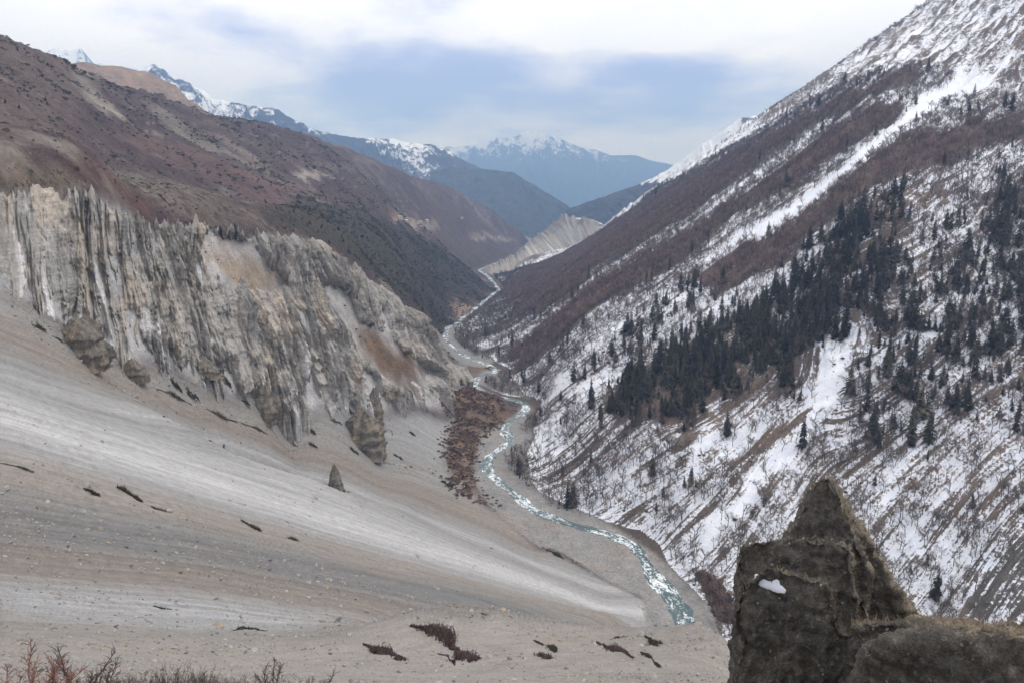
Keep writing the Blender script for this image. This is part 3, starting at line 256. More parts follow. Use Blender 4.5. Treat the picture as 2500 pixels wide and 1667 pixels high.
def terrain(x, y, full=False):
    # ground level with relief; full also returns the masks used for colouring
    x = np.asarray(x, float); y = np.asarray(y, float); r = np.hypot(x, y)
    z = base_height(x, y)
    d, lev, side = river_near(x, y)
    u = UF(x, y); w = WF(x, y)
    scree = zone_w('scree', x, y, np.clip(r*.012, .5, 30))
    right = np.where(side > 0, sstep(6, 60, d), 0)*(r > 300)
    scree = scree*(1-right)
    grav = np.maximum(zone_w('gravel', x, y, np.clip(r*.006, 1, 20)), np.maximum(zone_w('gravel_mid', x, y, np.clip(r*.006, 1, 20)), zone_w('gravel_far', x, y, np.clip(r*.006, 1, 20))))
    left = np.clip(1-scree-right-grav, 0, 1)
    far = np.clip(r/1500, .1, 1)
    # mountainside on the right: ribs and gullies down the fall line
    wz = z/55
    rr = (ridged(w*5.5+.3*pn(x/120, y/120), wz*.25, 3)-.5)*11*np.clip(r/900, .45, 2.2) + fbm(x/90, y/90, 4)*5*far + (ridged(w*18, wz*.6, 2)-.5)*2.6*np.clip(r/800, .5, 2)
    rr = rr + (ridged(w*48, wz*1.6, 2)-.5)*1.1
    up = zone_w('r_upper', x, y, np.clip(r*.02, 1, 60))
    rr = rr + up*((ridged(w*9+.5*pn(x/200, y/200), wz*.3, 4)-.5)*26)
    # brown hillside on the left
    lr = fbm(x/260, y/260, 5, .55)*18*far + (ridged(x/150+.35*pn(x/90, y/90), y/420, 4)-.5)*22*far + (ridged(x/48+.3*pn(x/60, y/60), y/120, 3)-.5)*5*far
    lr = lr + fbm(x/14, y/14, 3)*1.2
    # scree: shallow rills
    nr = np.clip(r/200, .15, 1)
    sr = fbm(u*7, r/160, 3)*1.2*nr + fbm(u*24, r/120, 3)*.55*nr + fbm(x/11, y/11, 3)*.28*nr + fbm(x/1.6, y/1.6, 2)*.06
    hump = sstep(14.2, 14.8, u)*scree*sstep(8, 20, r)
    sr = sr + hump*(fbm(x/16, y/16, 4)*.7)
    toe = np.where(side > 0, sstep(10, 130, d), sstep(5, 50, d))
    z = z + right*rr*toe + left*lr*toe*sstep(100, 260, r) + scree*sr
    # valley floor and channel
    hw = 5.5+.004*np.clip(r, 0, 4000)
    bed = 1-sstep(hw*1.0, hw*3.2, d)
    z = z*(1-bed)+bed*(lev-.9+np.minimum(d, hw*2.6)*.05)
    z = z+grav*fbm(x/9, y/9, 4)*.55
    if full: return z, dict(r=r, d=d, side=side, u=u, w=w, scree=scree, right=right, grav=grav, left=left, bed=bed, up=up)
    return z
# ---- mesh helpers
def new_obj(name, mesh, parent=None, kind=None, label=None, cat=None, group=None, loc=None):
    o = bpy.data.objects.new(name, mesh); COL.objects.link(o)
    if parent is not None: o.parent = parent
    if kind: o['kind'] = kind
    if label: o['label'] = label
    if cat: o['category'] = cat
    if group: o['group'] = group
    if loc is not None: o.location = loc
    return o
def mesh_np(name, V, F, mat=None, smooth=True, attrs=None):
    # V (n,3), F (m,3|4); attrs: name -> (type, array)
    V = np.ascontiguousarray(V, np.float32); F = np.ascontiguousarray(F, np.int32); k = F.shape[1]
    me = bpy.data.meshes.new(name)
    me.vertices.add(len(V)); me.vertices.foreach_set('co', V.ravel())
    me.loops.add(F.size); me.loops.foreach_set('vertex_index', F.ravel())
    me.polygons.add(len(F)); me.polygons.foreach_set('loop_start', np.arange(0, F.size, k, dtype=np.int32))
    me.update(calc_edges=True)
    me.polygons.foreach_set('use_smooth', np.full(len(F), smooth))
    for nm, (ty, arr) in (attrs or {}).items():
        at_ = me.attributes.new(nm, ty, 'POINT')
        arr = np.ascontiguousarray(arr, np.float32)
        at_.data.foreach_set({'FLOAT': 'value', 'FLOAT_VECTOR': 'vector', 'FLOAT_COLOR': 'color'}[ty], arr.ravel())
    if mat: me.materials.append(mat)
    me.validate()
    return me
def sub_mesh(V, F, attrs):
    u, inv = np.unique(F, return_inverse=True)
    return V[u], inv.reshape(F.shape), {k: (t, a[u]) for k, (t, a) in attrs.items()}
def grid_faces(n, m):
    i = np.arange(n-1)[:,None]*m+np.arange(m-1)[None,:]
    return np.stack([i, i+m, i+m+1, i+1], -1).reshape(-1, 4)
def rgba(c): return np.concatenate([c, np.ones(c.shape[:-1]+(1,))], -1)
def lerp3(a, b, t): return a+(b-a)*t[..., None]
# ---- materials
class Mat:
    def __init__(s, name, rough=.95, spec=.15):
        s.m = bpy.data.materials.new(name); s.m.use_nodes = True
        s.nt = s.m.node_tree; s.N = s.nt.nodes; s.L = s.nt.links
        s.b = s.N['Principled BSDF']; s.b.inputs['Roughness'].default_value = rough; s.b.inputs['Specular IOR Level'].default_value = spec
        s._tc = None
    def link(s, a, b): s.L.new(a, b)
    def pos(s):
        if s._tc is None: s._tc = s.N.new('ShaderNodeTexCoord')
        return s._tc.outputs['Object']
    def attr(s, n, out='Fac'):
        a = s.N.new('ShaderNodeAttribute'); a.attribute_name = n; return a.outputs[out]
    def math(s, op, a, b=None, c=None, clamp=False):
        n = s.N.new('ShaderNodeMath'); n.operation = op; n.use_clamp = clamp
        for i, v in enumerate((a, b, c)):
            if v is None: continue
            if isinstance(v, (int, float)): n.inputs[i].default_value = v
            else: s.L.new(v, n.inputs[i])
        return n.outputs[0]
    def noise(s, scale, detail=4, rough=.55, vec=None, stretch=None, dist=0):
        v = vec or s.pos()
        if stretch:
            mp = s.N.new('ShaderNodeMapping'); mp.inputs['Scale'].default_value = stretch; s.L.new(v, mp.inputs[0]); v = mp.outputs[0]
        t = s.N.new('ShaderNodeTexNoise'); t.inputs['Scale'].default_value = scale; t.inputs['Detail'].default_value = detail
        t.inputs['Roughness'].default_value = rough; t.inputs['Distortion'].default_value = dist; s.L.new(v, t.inputs[0]); return t.outputs[0]
    def voro(s, scale, feature='F1', vec=None, stretch=None, out='Distance'):
        v = vec or s.pos()
        if stretch:
            mp = s.N.new('ShaderNodeMapping'); mp.inputs['Scale'].default_value = stretch; s.L.new(v, mp.inputs[0]); v = mp.outputs[0]
        t = s.N.new('ShaderNodeTexVoronoi'); t.feature = feature; t.inputs['Scale'].default_value = scale; s.L.new(v, t.inputs[0]); return t.outputs[out]
    def rng(s, v, a, b, c=0., d=1., smooth=False):
        n = s.N.new('ShaderNodeMapRange'); n.interpolation_type = 'SMOOTHSTEP' if smooth else 'LINEAR'
        for i, k in zip((1, 2, 3, 4), (a, b, c, d)):
            if isinstance(k, (int, float)): n.inputs[i].default_value = k
            else: s.L.new(k, n.inputs[i])
        s.L.new(v, n.inputs[0]); return n.outputs[0]
    def mix(s, f, a, b, mode='MIX'):
        n = s.N.new('ShaderNodeMix'); n.data_type = 'RGBA'; n.blend_type = mode
        for i, v in ((0, f), (6, a), (7, b)):
            if isinstance(v, (int, float)): n.inputs[i].default_value = v
            elif isinstance(v, tuple): n.inputs[i].default_value = v if len(v) == 4 else v+(1,)
            else: s.L.new(v, n.inputs[i])
        return n.outputs[2]
    def gain(s, col, f):
        # colour times a grey factor
        c = s.N.new('ShaderNodeCombineXYZ')
        for i in range(3): s.L.new(f, c.inputs[i])
        return s.mix(1.0, col, c.outputs[0], 'MULTIPLY')
    def color(s, c):
        if isinstance(c, tuple): s.b.inputs['Base Color'].default_value = c if len(c) == 4 else c+(1,)
        else: s.L.new(c, s.b.inputs['Base Color'])
        return s
    def bump(s, h, strength=.5, dist=1.0):
        n = s.N.new('ShaderNodeBump'); n.inputs['Strength'].default_value = strength; n.inputs['Distance'].default_value = dist
        s.L.new(h, n.inputs['Height']); s.L.new(n.outputs[0], s.b.inputs['Normal']); return s
def mat_scree():
    s = Mat('scree_gravel'); c = s.attr('Col', 'Color'); fl = s.attr('flow', 'Vector')
    st = s.noise(1, 5, .6, fl, (34, .02, 1)); st2 = s.noise(1, 4, .6, fl, (110, .06, 1))
    g1 = s.noise(.35, 5, .65); g2 = s.noise(3.5, 4, .7)
    st3 = s.noise(1, 3, .6, fl, (300, .10, 1))
    fx = s.N.new('ShaderNodeSeparateXYZ'); s.link(fl, fx.inputs[0]); hm = s.rng(fx.outputs[0], 14.0, 14.5, 1, 0)
    st, st2, st3 = [s.math('ADD', .5, s.math('MULTIPLY', s.math('SUBTRACT', q_, .5), hm)) for q_ in (st, st2, st3)]
    f = s.math('MULTIPLY', s.rng(st, .25, .75, .80, 1.20), s.math('MULTIPLY', s.rng(st2, .25, .75, .84, 1.16), s.rng(st3, .25, .75, .86, 1.14)))
    f = s.math('MULTIPLY', f, s.rng(g1, .3, .7, .86, 1.14)); f = s.math('MULTIPLY', f, s.rng(g2, .3, .7, .76, 1.24))
    s.color(s.gain(c, f)); h = s.math('ADD', s.math('MULTIPLY', g2, .3), g1); s.bump(h, .7, .5); return s.m
def mat_hill():
    s = Mat('brown_heath'); c = s.attr('Col', 'Color'); sp = s.attr('speck')
    g0 = s.noise(.012, 6, .65); g1 = s.noise(.06, 6, .68); g2 = s.noise(.5, 5, .7)
    f = s.math('MULTIPLY', s.rng(g0, .3, .7, .75, 1.25), s.rng(g1, .3, .7, .62, 1.38)); f = s.math('MULTIPLY', f, s.rng(g2, .3, .7, .72, 1.28))
    col = s.gain(c, f)
    sh = s.noise(.16, 4, .75); thr = s.math('SUBTRACT', .74, s.math('MULTIPLY', sp, .34))
    mk = s.math('MULTIPLY', s.math('SUBTRACT', sh, thr), 22, clamp=True)
    col = s.mix(mk, col, (.052, .047, .040))
    pl = s.noise(.22, 3, .8, None, (1, 1, .6)); mk2 = s.math('MULTIPLY', s.math('SUBTRACT', pl, .66), 26, clamp=True)
    col = s.mix(s.math('MULTIPLY', mk2, .6), col, (.33, .29, .25))
    s.color(col); s.bump(s.math('ADD', g1, s.math('ADD', sh, s.math('MULTIPLY', g2, .4))), .9, 2.5); return s.m
def mat_right():
    s = Mat('snow_and_heath'); c = s.attr('Col', 'Color'); sn = s.attr('snow'); fl = s.attr('flow', 'Vector')
    n1 = s.noise(1, 5, .62, fl, (13, .035, 1)); n2 = s.noise(.08, 5, .72); n3 = s.noise(.42, 4, .75); n4 = s.noise(1, 4, .6, fl, (48, .14, 1))
    v = s.math('ADD', s.math('MULTIPLY', n1, .22), s.math('ADD', s.math('MULTIPLY', n2, .24), s.math('ADD', s.math('MULTIPLY', n3, .34), s.math('MULTIPLY', n4, .20))))
    v = s.rng(v, .36, .64, 0, 1)
    m = s.math('MULTIPLY', s.math('SUBTRACT', sn, v), 6, clamp=True)
    g = s.math('MULTIPLY', s.rng(n2, .3, .7, .65, 1.35), s.rng(n3, .3, .7, .6, 1.4))
    rock = s.gain(c, g)
    snow = s.mix(s.rng(n2, .35, .65), (.68, .71, .79), (.83, .835, .865))
    s.color(s.mix(m, rock, snow)); s.bump(s.math('ADD', n2, n3), .8, 1.6); return s.m
def mat_gravel():
    s = Mat('river_gravel'); c = s.attr('Col', 'Color'); g1 = s.noise(.12, 5, .6); g2 = s.noise(.9, 6, .75); vo = s.voro(.55)
    f = s.math('MULTIPLY', s.rng(g1, .3, .7, .85, 1.15), s.math('MULTIPLY', s.rng(g2, .3, .7, .6, 1.4), s.rng(vo, 0, .8, 1.15, .8)))
    s.color(s.gain(c, f)); s.bump(s.math('ADD', g2, vo), .8, .6); return s.m
def mat_cliff(name='badland_rock'):
    s = Mat(name); c = s.attr('Col', 'Color')
    v1 = s.noise(.22, 5, .68, None, (1, 1, .22)); v2 = s.noise(1.1, 4, .7, None, (1, 1, .3)); st = s.noise(.35, 5, .7, None, (.12, .12, 1.3)); g = s.noise(2.2, 4, .7)
    f = s.math('MULTIPLY', s.rng(v1, .3, .7, .72, 1.28), s.math('MULTIPLY', s.rng(v2, .3, .7, .72, 1.28), s.rng(st, .3, .7, .80, 1.2)))
    f = s.math('MULTIPLY', f, s.rng(g, .3, .7, .85, 1.15))
    s.color(s.gain(c, f)); s.bump(s.math('ADD', v1, s.math('ADD', s.math('MULTIPLY', v2, .6), s.math('MULTIPLY', st, .7))), 1.0, 2.2); return s.m
def mat_far(name, rock, snowc=(.82, .84, .88)):
    s = Mat(name); sn = s.attr('snow'); c = s.attr('Col', 'Color')
    n1 = s.noise(.0022, 7, .7); n2 = s.noise(.012, 6, .7)
    v = s.rng(s.math('ADD', s.math('MULTIPLY', n1, .5), s.math('MULTIPLY', n2, .5)), .32, .68)
    m = s.math('MULTIPLY', s.math('SUBTRACT', sn, v), 7, clamp=True)
    col = s.gain(c, s.rng(n2, .3, .7, .6, 1.4))
    s.color(s.mix(m, col, snowc)); s.bump(s.math('ADD', n1, s.math('MULTIPLY', n2, .4)), 1.0, 60); return s.m
def plain(name, c, rough=.9, var=.25, scale=8, spec=.15):
    s = Mat(name, rough, spec); s.color(s.gain(s.mix(0.0, c, c), s.rng(s.noise(scale, 4, .6), .3, .7, 1-var, 1+var))); return s.m
M_SCREE, M_HILL, M_RIGHT, M_GRAVEL, M_CLIFF = mat_scree(), mat_hill(), mat_right(), mat_gravel(), mat_cliff()

# ------------------------------------------------------------------ the valley: one survey grid, cut into its pieces
def build_terrain():
    az = np.concatenate([np.linspace(-80, -36.5, 46)[:-1], np.linspace(-36.5, 36.5, NCOL), np.linspace(36.5, 80, 46)[1:]])*np.pi/180
    rf = np.exp(np.linspace(math.log(1.5), math.log(19500), 2600))
    # rows are spaced finer where the ground is steep or folded
    A = az[::6]; prof = FLD(np.sin(A)[:,None]*rf[None,:], np.cos(A)[:,None]*rf[None,:])
    met = np.abs(np.diff(prof, axis=1))*788 + 16*np.diff(np.log(rf))[None,:]
    ker = np.ones(9)/9; met = np.apply_along_axis(lambda v: np.convolve(np.pad(v, 4, 'edge'), ker, 'valid'), 0, met)
    cum = np.concatenate([np.zeros((len(A), 1)), np.cumsum(met, 1)], 1); cum /= cum[:,-1:]
    tt = np.linspace(0, 1, NROW)
    rows = np.stack([np.exp(np.interp(tt, c, np.log(rf))) for c in cum])
    RR = np.stack([np.interp(az, A, rows[:,j]) for j in range(NROW)], 1)
    X = np.sin(az)[:,None]*RR; Y = np.cos(az)[:,None]*RR
    x = X.ravel(); y = Y.ravel()
    z, k = terrain(x, y, True)
    n = len(x); r = k['r']; u = k['u']; w = k['w']
    # ---- colours
    jx = fbm(x/40, y/40, 4)*np.clip(r*.02, .3, 26); jy = fbm(x/40+51, y/40-33, 4)*np.clip(r*.02, .3, 26)
    xj, yj = x+jx, y+jy; soft = np.clip(r*.008, .5, 30)
    stops = np.array([(3.5,.34,.335,.33),(4.5,.34,.335,.33),(5.5,.31,.305,.295),(6.4,.30,.28,.255),(7.0,.32,.295,.26),(7.3,.30,.25,.205),(7.7,.30,.232,.18),(7.95,.29,.26,.225),(8.2,.30,.29,.275),(8.45,.40,.395,.385),(8.7,.30,.295,.285),(8.95,.38,.375,.365),(9.3,.43,.425,.415),(9.6,.50,.495,.485),(9.85,.42,.415,.41),(10.15,.37,.365,.36),(10.5,.32,.285,.245),(11.0,.30,.248,.20),(11.4,.25,.23,.205),(11.9,.19,.185,.18),(12.4,.20,.19,.18),(12.75,.25,.205,.165),(13.15,.27,.22,.178),(13.45,.35,.345,.34),(13.9,.37,.37,.375),(14.25,.29,.265,.235),(14.8,.34,.295,.25),(16,.34,.295,.25),(18,.32,.28,.24)])
    uu = u + .16*fbm(u*2.2, r/300, 3) + .035*fbm(x/25, y/25, 3)
    sc = np.stack([np.interp(uu, stops[:,0], stops[:,i]) for i in (1,2,3)], -1)
    cover = sstep(13.2, 13.45, uu)*(1-sstep(14.3, 14.7, uu))*sstep(-48, -22, x); sc = lerp3(sc, np.array([.27,.24,.205]), cover)
    streak = fbm(u*13, r/420, 4, .7)
    sc = lerp3(sc, sc.mean(1, keepdims=True)*np.array([1.02,1.0,.97]), np.full(n, .45))*.79
    sc = sc*(1+.34*streak*(1-.8*sstep(14, 14.5, u))+.06*fbm(x/3, y/3, 2))[:,None]
    low = sstep(-40, 120, x+.35*y-90)*sstep(9.0, 9.3, uu)*(1-sstep(9.9, 10.3, uu)); sc = sc*(1+.10*low)[:,None]
    orange = sstep(.25, .6, fbm(x/30+9, y/30, 3))*sstep(10.4, 11.5, u)*.25; sc = lerp3(sc, np.array([.30,.23,.165]), orange)
    olive = sstep(.1, .5, fbm(x/9+3, y/9+8, 4))*sstep(14.3, 14.9, u)*.45; sc = lerp3(sc, np.array([.21,.20,.16]), olive)
    # hillside
    lc = np.array([.072,.050,.050])*np.ones((n,1)); spk = np.full(n, .30)
    t1 = sstep(-.15, .35, fbm(x/210, y/420, 4)); lc = lerp3(lc, np.array([.10,.075,.066]), t1*.5)
    t2 = sstep(.05, .4, fbm(x/70+9, y/150, 4)); lc = lerp3(lc, np.array([.060,.043,.043]), t2*.7)
    t3 = sstep(.28, .5, ridged(x/150+4, y/340, 3)-.38); lc = lerp3(lc, np.array([.18,.155,.13]), t3*.4)
    spk = spk+.25*fbm(x/120, y/220, 3)
    fr = np.abs(((z/19+.55*fbm(x/130, y/130, 3)) % 1)-.5); ter = (1-sstep(.012, .045, fr))*sstep(.05, .35, fbm(x/190+3, y/190+1, 3)); lc = lerp3(lc, np.array([.27,.235,.20]), ter*.5)
    er = sstep(.60, .80, ridged(x/120+.3*pn(x/80, y/80)+2, y/300, 3))*sstep(0, .4, fbm(x/300+7, y/300, 2)); lc = lerp3(lc, np.array([.25,.225,.19]), er*.6)
    cl = np.maximum(zone_w('l_cliff_area', x, y, soft), 0)
    lc = lerp3(lc, np.array([.39,.38,.375]), cl); spk = spk*(1-cl)
    for nm, c, s_ in LEFT_ZONES:
        ww = zone_w(nm, xj, yj, soft*(1.6 if nm not in ('l_terrace','l_trail_a','l_trail_b') else .7)); lc = lerp3(lc, np.array(c), ww); spk = spk*(1-ww)+s_*ww
    for nm in ('brush', 'brush_far'):
        ww = zone_w(nm, xj, yj, soft); lc = lerp3(lc, np.array([.17,.12,.09]), ww); spk = spk*(1-ww)+.45*ww
    # right side ground under the snow
    rc = np.array([.105,.085,.072])*np.ones((n,1)); t = sstep(-.2, .4, fbm(x/120, y/120, 4)); rc = lerp3(rc, np.array([.15,.115,.092]), t)
    sn = np.full(n, .68)
    for nm, s_, b_, c_ in RIGHT_ZONES:
        ww = zone_w(nm, xj, yj, soft*1.5); sn = sn*(1-ww)+s_*ww
        if nm.startswith('r_brown') or nm in ('r_bank',): rc = lerp3(rc, np.array([.135,.094,.080]), ww)
        if nm == 'r_dark_foot': rc = lerp3(rc, np.array([.085,.078,.07]), ww)
    sn = sn+.18*fbm(x/160, y/160, 3)*(sn < .95)
    wz = z/55; rib = .55*(ridged(w*5.5+.3*pn(x/120, y/120), wz*.25, 3)-.55)+.65*(ridged(w*18, wz*.6, 2)-.55)+.35*(ridged(w*48, wz*1.6, 2)-.55)
    sn = sn-rib*np.where(sn < .93, .55+.6*sstep(-.3, .3, fbm(x/75+4, y/75, 3)), .2)
    sn = sn*sstep(7, 15, k['d'])
    wf = zone_w('r_white_area', x, y, soft*2); rc = lerp3(rc, np.array([.30,.285,.265]), wf*.5); sn = sn*(1-wf)+.25*wf
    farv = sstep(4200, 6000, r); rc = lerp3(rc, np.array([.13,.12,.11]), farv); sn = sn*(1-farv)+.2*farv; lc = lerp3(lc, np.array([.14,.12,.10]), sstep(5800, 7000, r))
    gc = np.array([.25,.24,.228])*np.ones((n,1)); gc = gc*(1+.22*fbm(x/25, y/25, 4))[:,None]
    tan = sstep(.1, .5, fbm(x/60+5, y/60, 3)); gc = lerp3(gc, np.array([.30,.255,.215]), tan*.6)
    ice = sstep(.42, .55, fbm(x/22+7, y/22, 3))*(k['side'] > 0)*sstep(8, 16, k['d'])*.8; gc = lerp3(gc, np.array([.75,.77,.80]), ice*sstep(600, 700, r))
    scr = k['scree'][:,None]; lef = k['left'][:,None]; rig = k['right'][:,None]; gra = k['grav'][:,None]
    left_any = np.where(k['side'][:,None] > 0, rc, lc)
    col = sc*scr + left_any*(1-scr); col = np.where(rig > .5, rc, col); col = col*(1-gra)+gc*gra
    V = np.stack([x, y, z], -1)
    F = grid_faces(len(az), NROW)
    flow = np.stack([np.where(k['right'] > .5, w, u), np.where(k['right'] > .5, z, np.hypot(x+160, y-200)), np.zeros(n)], -1)
    attrs = {'Col': ('FLOAT_COLOR', rgba(col)), 'speck': ('FLOAT', spk), 'snow': ('FLOAT', sn), 'flow': ('FLOAT_VECTOR', flow)}
    fc = lambda a: a[F].mean(1)
    cls = np.where(fc(k['grav'])+fc((k['bed'] > .6)*1.0) > .5, 3, np.where(fc(k['scree']) > .5, 0, np.where(fc(k['right']) > .5, 2, 1)))
    # slivers of hill class on the right bank belong to the mountainside
    cls = np.where((cls == 1) & (fc((k['side'] > 0)*1.0) > .5) & (fc(r) > 380), 2, cls)
    near = (cls == 0) & (fc(u) > 14.15) & (fc(r) < 140); cls = np.where(near, 4, cls)
    for i, (nm, mt) in enumerate((('scree_slope', M_SCREE), ('brown_hillside', M_HILL), ('snowy_mountainside', M_RIGHT), ('gravel_riverbed', M_GRAVEL), ('foreground_slope', M_SCREE))):
        f = F[cls == i]
        if len(f) == 0: continue
        v, g, a = sub_mesh(V, f, attrs)
        new_obj(nm, mesh_np(nm, v, g, mt, True, a), kind='structure')
NCOL, NROW = 780, 800
ZONES['l_cliff_area'] = [p[:2] for p in CLIFF_FOOT]+[p[:2] for p in CLIFF_RIM[::-1]]
ZONES['r_white_area'] = [p[:2] for p in WHITE_FOOT]+[p[:2] for p in WHITE_RIM[::-1]]
build_terrain(); print('terrain', time.time()-_t0)

# ------------------------------------------------------------------ eroded badland cliffs
def resample(P, n):
    P = np.asarray(P, float); d = np.concatenate([[0], np.cumsum(np.linalg.norm(np.diff(P, axis=0), axis=1))]); t = np.linspace(0, d[-1], n)
    # rounded corners: linear resample then smooth
    Q = np.stack([np.interp(t, d, P[:,i]) for i in range(3)], -1)
    k = max(3, n//40)|1; pad = np.pad(Q, ((k//2, k//2), (0, 0)), 'edge'); return np.stack([np.convolve(pad[:,i], np.ones(k)/k, 'valid') for i in range(3)], -1)
def cliff(name, foot, rim, ns, nt, amp, bias, wl, mat, light=1.0, holes=(), spike=7.0, ref=800., tint=(1.03,1.0,.96)):
    B = resample(foot, ns); T = resample(rim, ns)
    mid = (B+T)/2; S = np.concatenate([[0], np.cumsum(np.linalg.norm(np.diff(mid[:,:2], axis=0), axis=1))])
    out = B[:,:2]-T[:,:2]; out /= np.linalg.norm(out, axis=1)[:,None]+1e-9
    k = 61; pad = np.pad(out, ((k//2, k//2), (0, 0)), 'edge'); out = np.stack([np.convolve(pad[:,i], np.ones(k)/k, 'valid') for i in range(2)], -1); out /= np.linalg.norm(out, axis=1)[:,None]
    loc = np.linalg.norm(mid[:,:2], axis=1)/ref; S = np.concatenate([[0], np.cumsum(np.linalg.norm(np.diff(mid[:,:2], axis=0), axis=1)/((loc[1:]+loc[:-1])/2))])
    t = np.linspace(-.08, 1.0, nt)
    TT, SS = np.meshgrid(t, S, indexing='xy'); SS = np.broadcast_to(S[:,None], TT.shape)
    XY = B[:,None,:2]+(T-B)[:,None,:2]*TT[...,None]; Z = B[:,None,2]+(T-B)[:,None,2]*TT
    hgt = (T-B)[:,2][:,None]; scl = np.clip(loc, .4, 1.4)[:,None]*np.clip(hgt/80, .5, 1.1)
    zz = Z/(wl*loc[:,None])
    S0 = SS; SS = SS+.45*wl*pn(SS/(wl*1.4)+5.5, zz*.14)+.16*wl*pn(SS/(wl*.4), zz*.8)
    lean = .5*pn(SS/(wl*2.4), zz*.35); mod = .55+.8*sstep(-.5, .5, pn(SS/(wl*1.7)+2.2, zz*.45))
    f1 = ridged(SS/wl+lean, zz*.16, 2); f2 = ridged(SS/(wl*.36)+1.6*lean, zz*.28, 3); f3 = ridged(SS/(wl*.13)+2*lean, zz*.6, 3); f4 = fbm(SS/(wl*.08), Z/(wl*.16*loc[:,None]), 3)
    tier = pn(SS/(wl*1.6), zz*1.15)+.6*pn(SS/(wl*.5)+4, zz*2.4)
    big = pn(SS/(wl*3.1)+9.3, zz*.22)
    d = amp*(1.0*(f1-.52)+.90*mod*(f2-.5)+.62*mod*(f3-.5)+.16*f4+.20*mod*(ridged(SS/(wl*.055)+3*lean, zz*1.1, 2)-.5)+.22*np.tanh(2.2*tier)+.45*big)+bias*amp
    d = d-amp*sstep(.34, .0, TT)*(.10+.95*np.clip(pn(SS/(wl*.75)+8, SS*0+2)+.45*pn(SS/(wl*.25), SS*0+5)+.25, 0, 1.4))
    for nm in holes:
        d = d-zone_w(nm, XY[...,0].ravel(), XY[...,1].ravel(), 9.0).reshape(TT.shape)*amp*2.2
    env = np.clip(np.minimum((TT+.08)/.14, (1.0-TT)/.04), 0, 1)**.7
    d = d*scl*env
    XY = XY+out[:,None,:]*d[...,None]
    pin = spike*(ridged(SS/(wl*.30)+2*lean, np.zeros_like(SS)+3.3, 3)-.42)+spike*.6*pn(SS/(wl*.9), SS*0+7)
    Z = Z+np.clip((TT-.55)/.45, 0, 1)**1.6*pin*scl
    Z = Z-sstep(.03, -.08, TT)*42*scl
    Z[:,-1] -= 7*scl[:,0]; XY[:,-1] -= out*6
    tal = sstep(.05, -.55, d/(amp*scl))
    base = np.array([.225,.205,.178])*np.ones(TT.shape+(1,))
    a = sstep(-.1, .45, pn(SS/(wl*.9)+31, zz*.5)+.5*pn(SS/(wl*.3), zz)); base = lerp3(base, np.array([.29,.225,.155]), a*.75)
    b = sstep(.0, .5, pn(SS/(wl*.5)+70, zz*.35)); base = lerp3(base, np.array([.17,.16,.148]), b*.7)
    c = sstep(.15, .6, fbm(SS/(wl*.6)+12, zz*.4, 3)+.35*(.5-TT)); base = lerp3(base, np.array([.46,.445,.45]), np.clip(c*.75+tal*.65, 0, .9))
    base = lerp3(base, base.mean(-1, keepdims=True)*np.array(tint), np.full(base.shape[:-1], .45))*light
    V = np.concatenate([XY, Z[...,None]], -1).reshape(-1, 3)
    me = mesh_np(name, V, grid_faces(ns, nt)[:, ::-1], mat, True, {'Col': ('FLOAT_COLOR', rgba(base.reshape(-1, 3)))})
    return new_obj(name, me, kind='structure')
cliff('badlands_cliff', CLIFF_FOOT, CLIFF_RIM, 1100, 220, 20.0, .30, 36.0, M_CLIFF, 1.85, spike=19.0, holes=('l_cliff_brown', 'l_cliff_tan', 'l_cliff_grey'))
cliff('white_terrace_cliff', WHITE_FOOT, WHITE_RIM, 700, 80, 44.0, .62, 70.0, M_CLIFF, 1.3, spike=46.0, ref=3700.)
print('cliffs', time.time()-_t0)

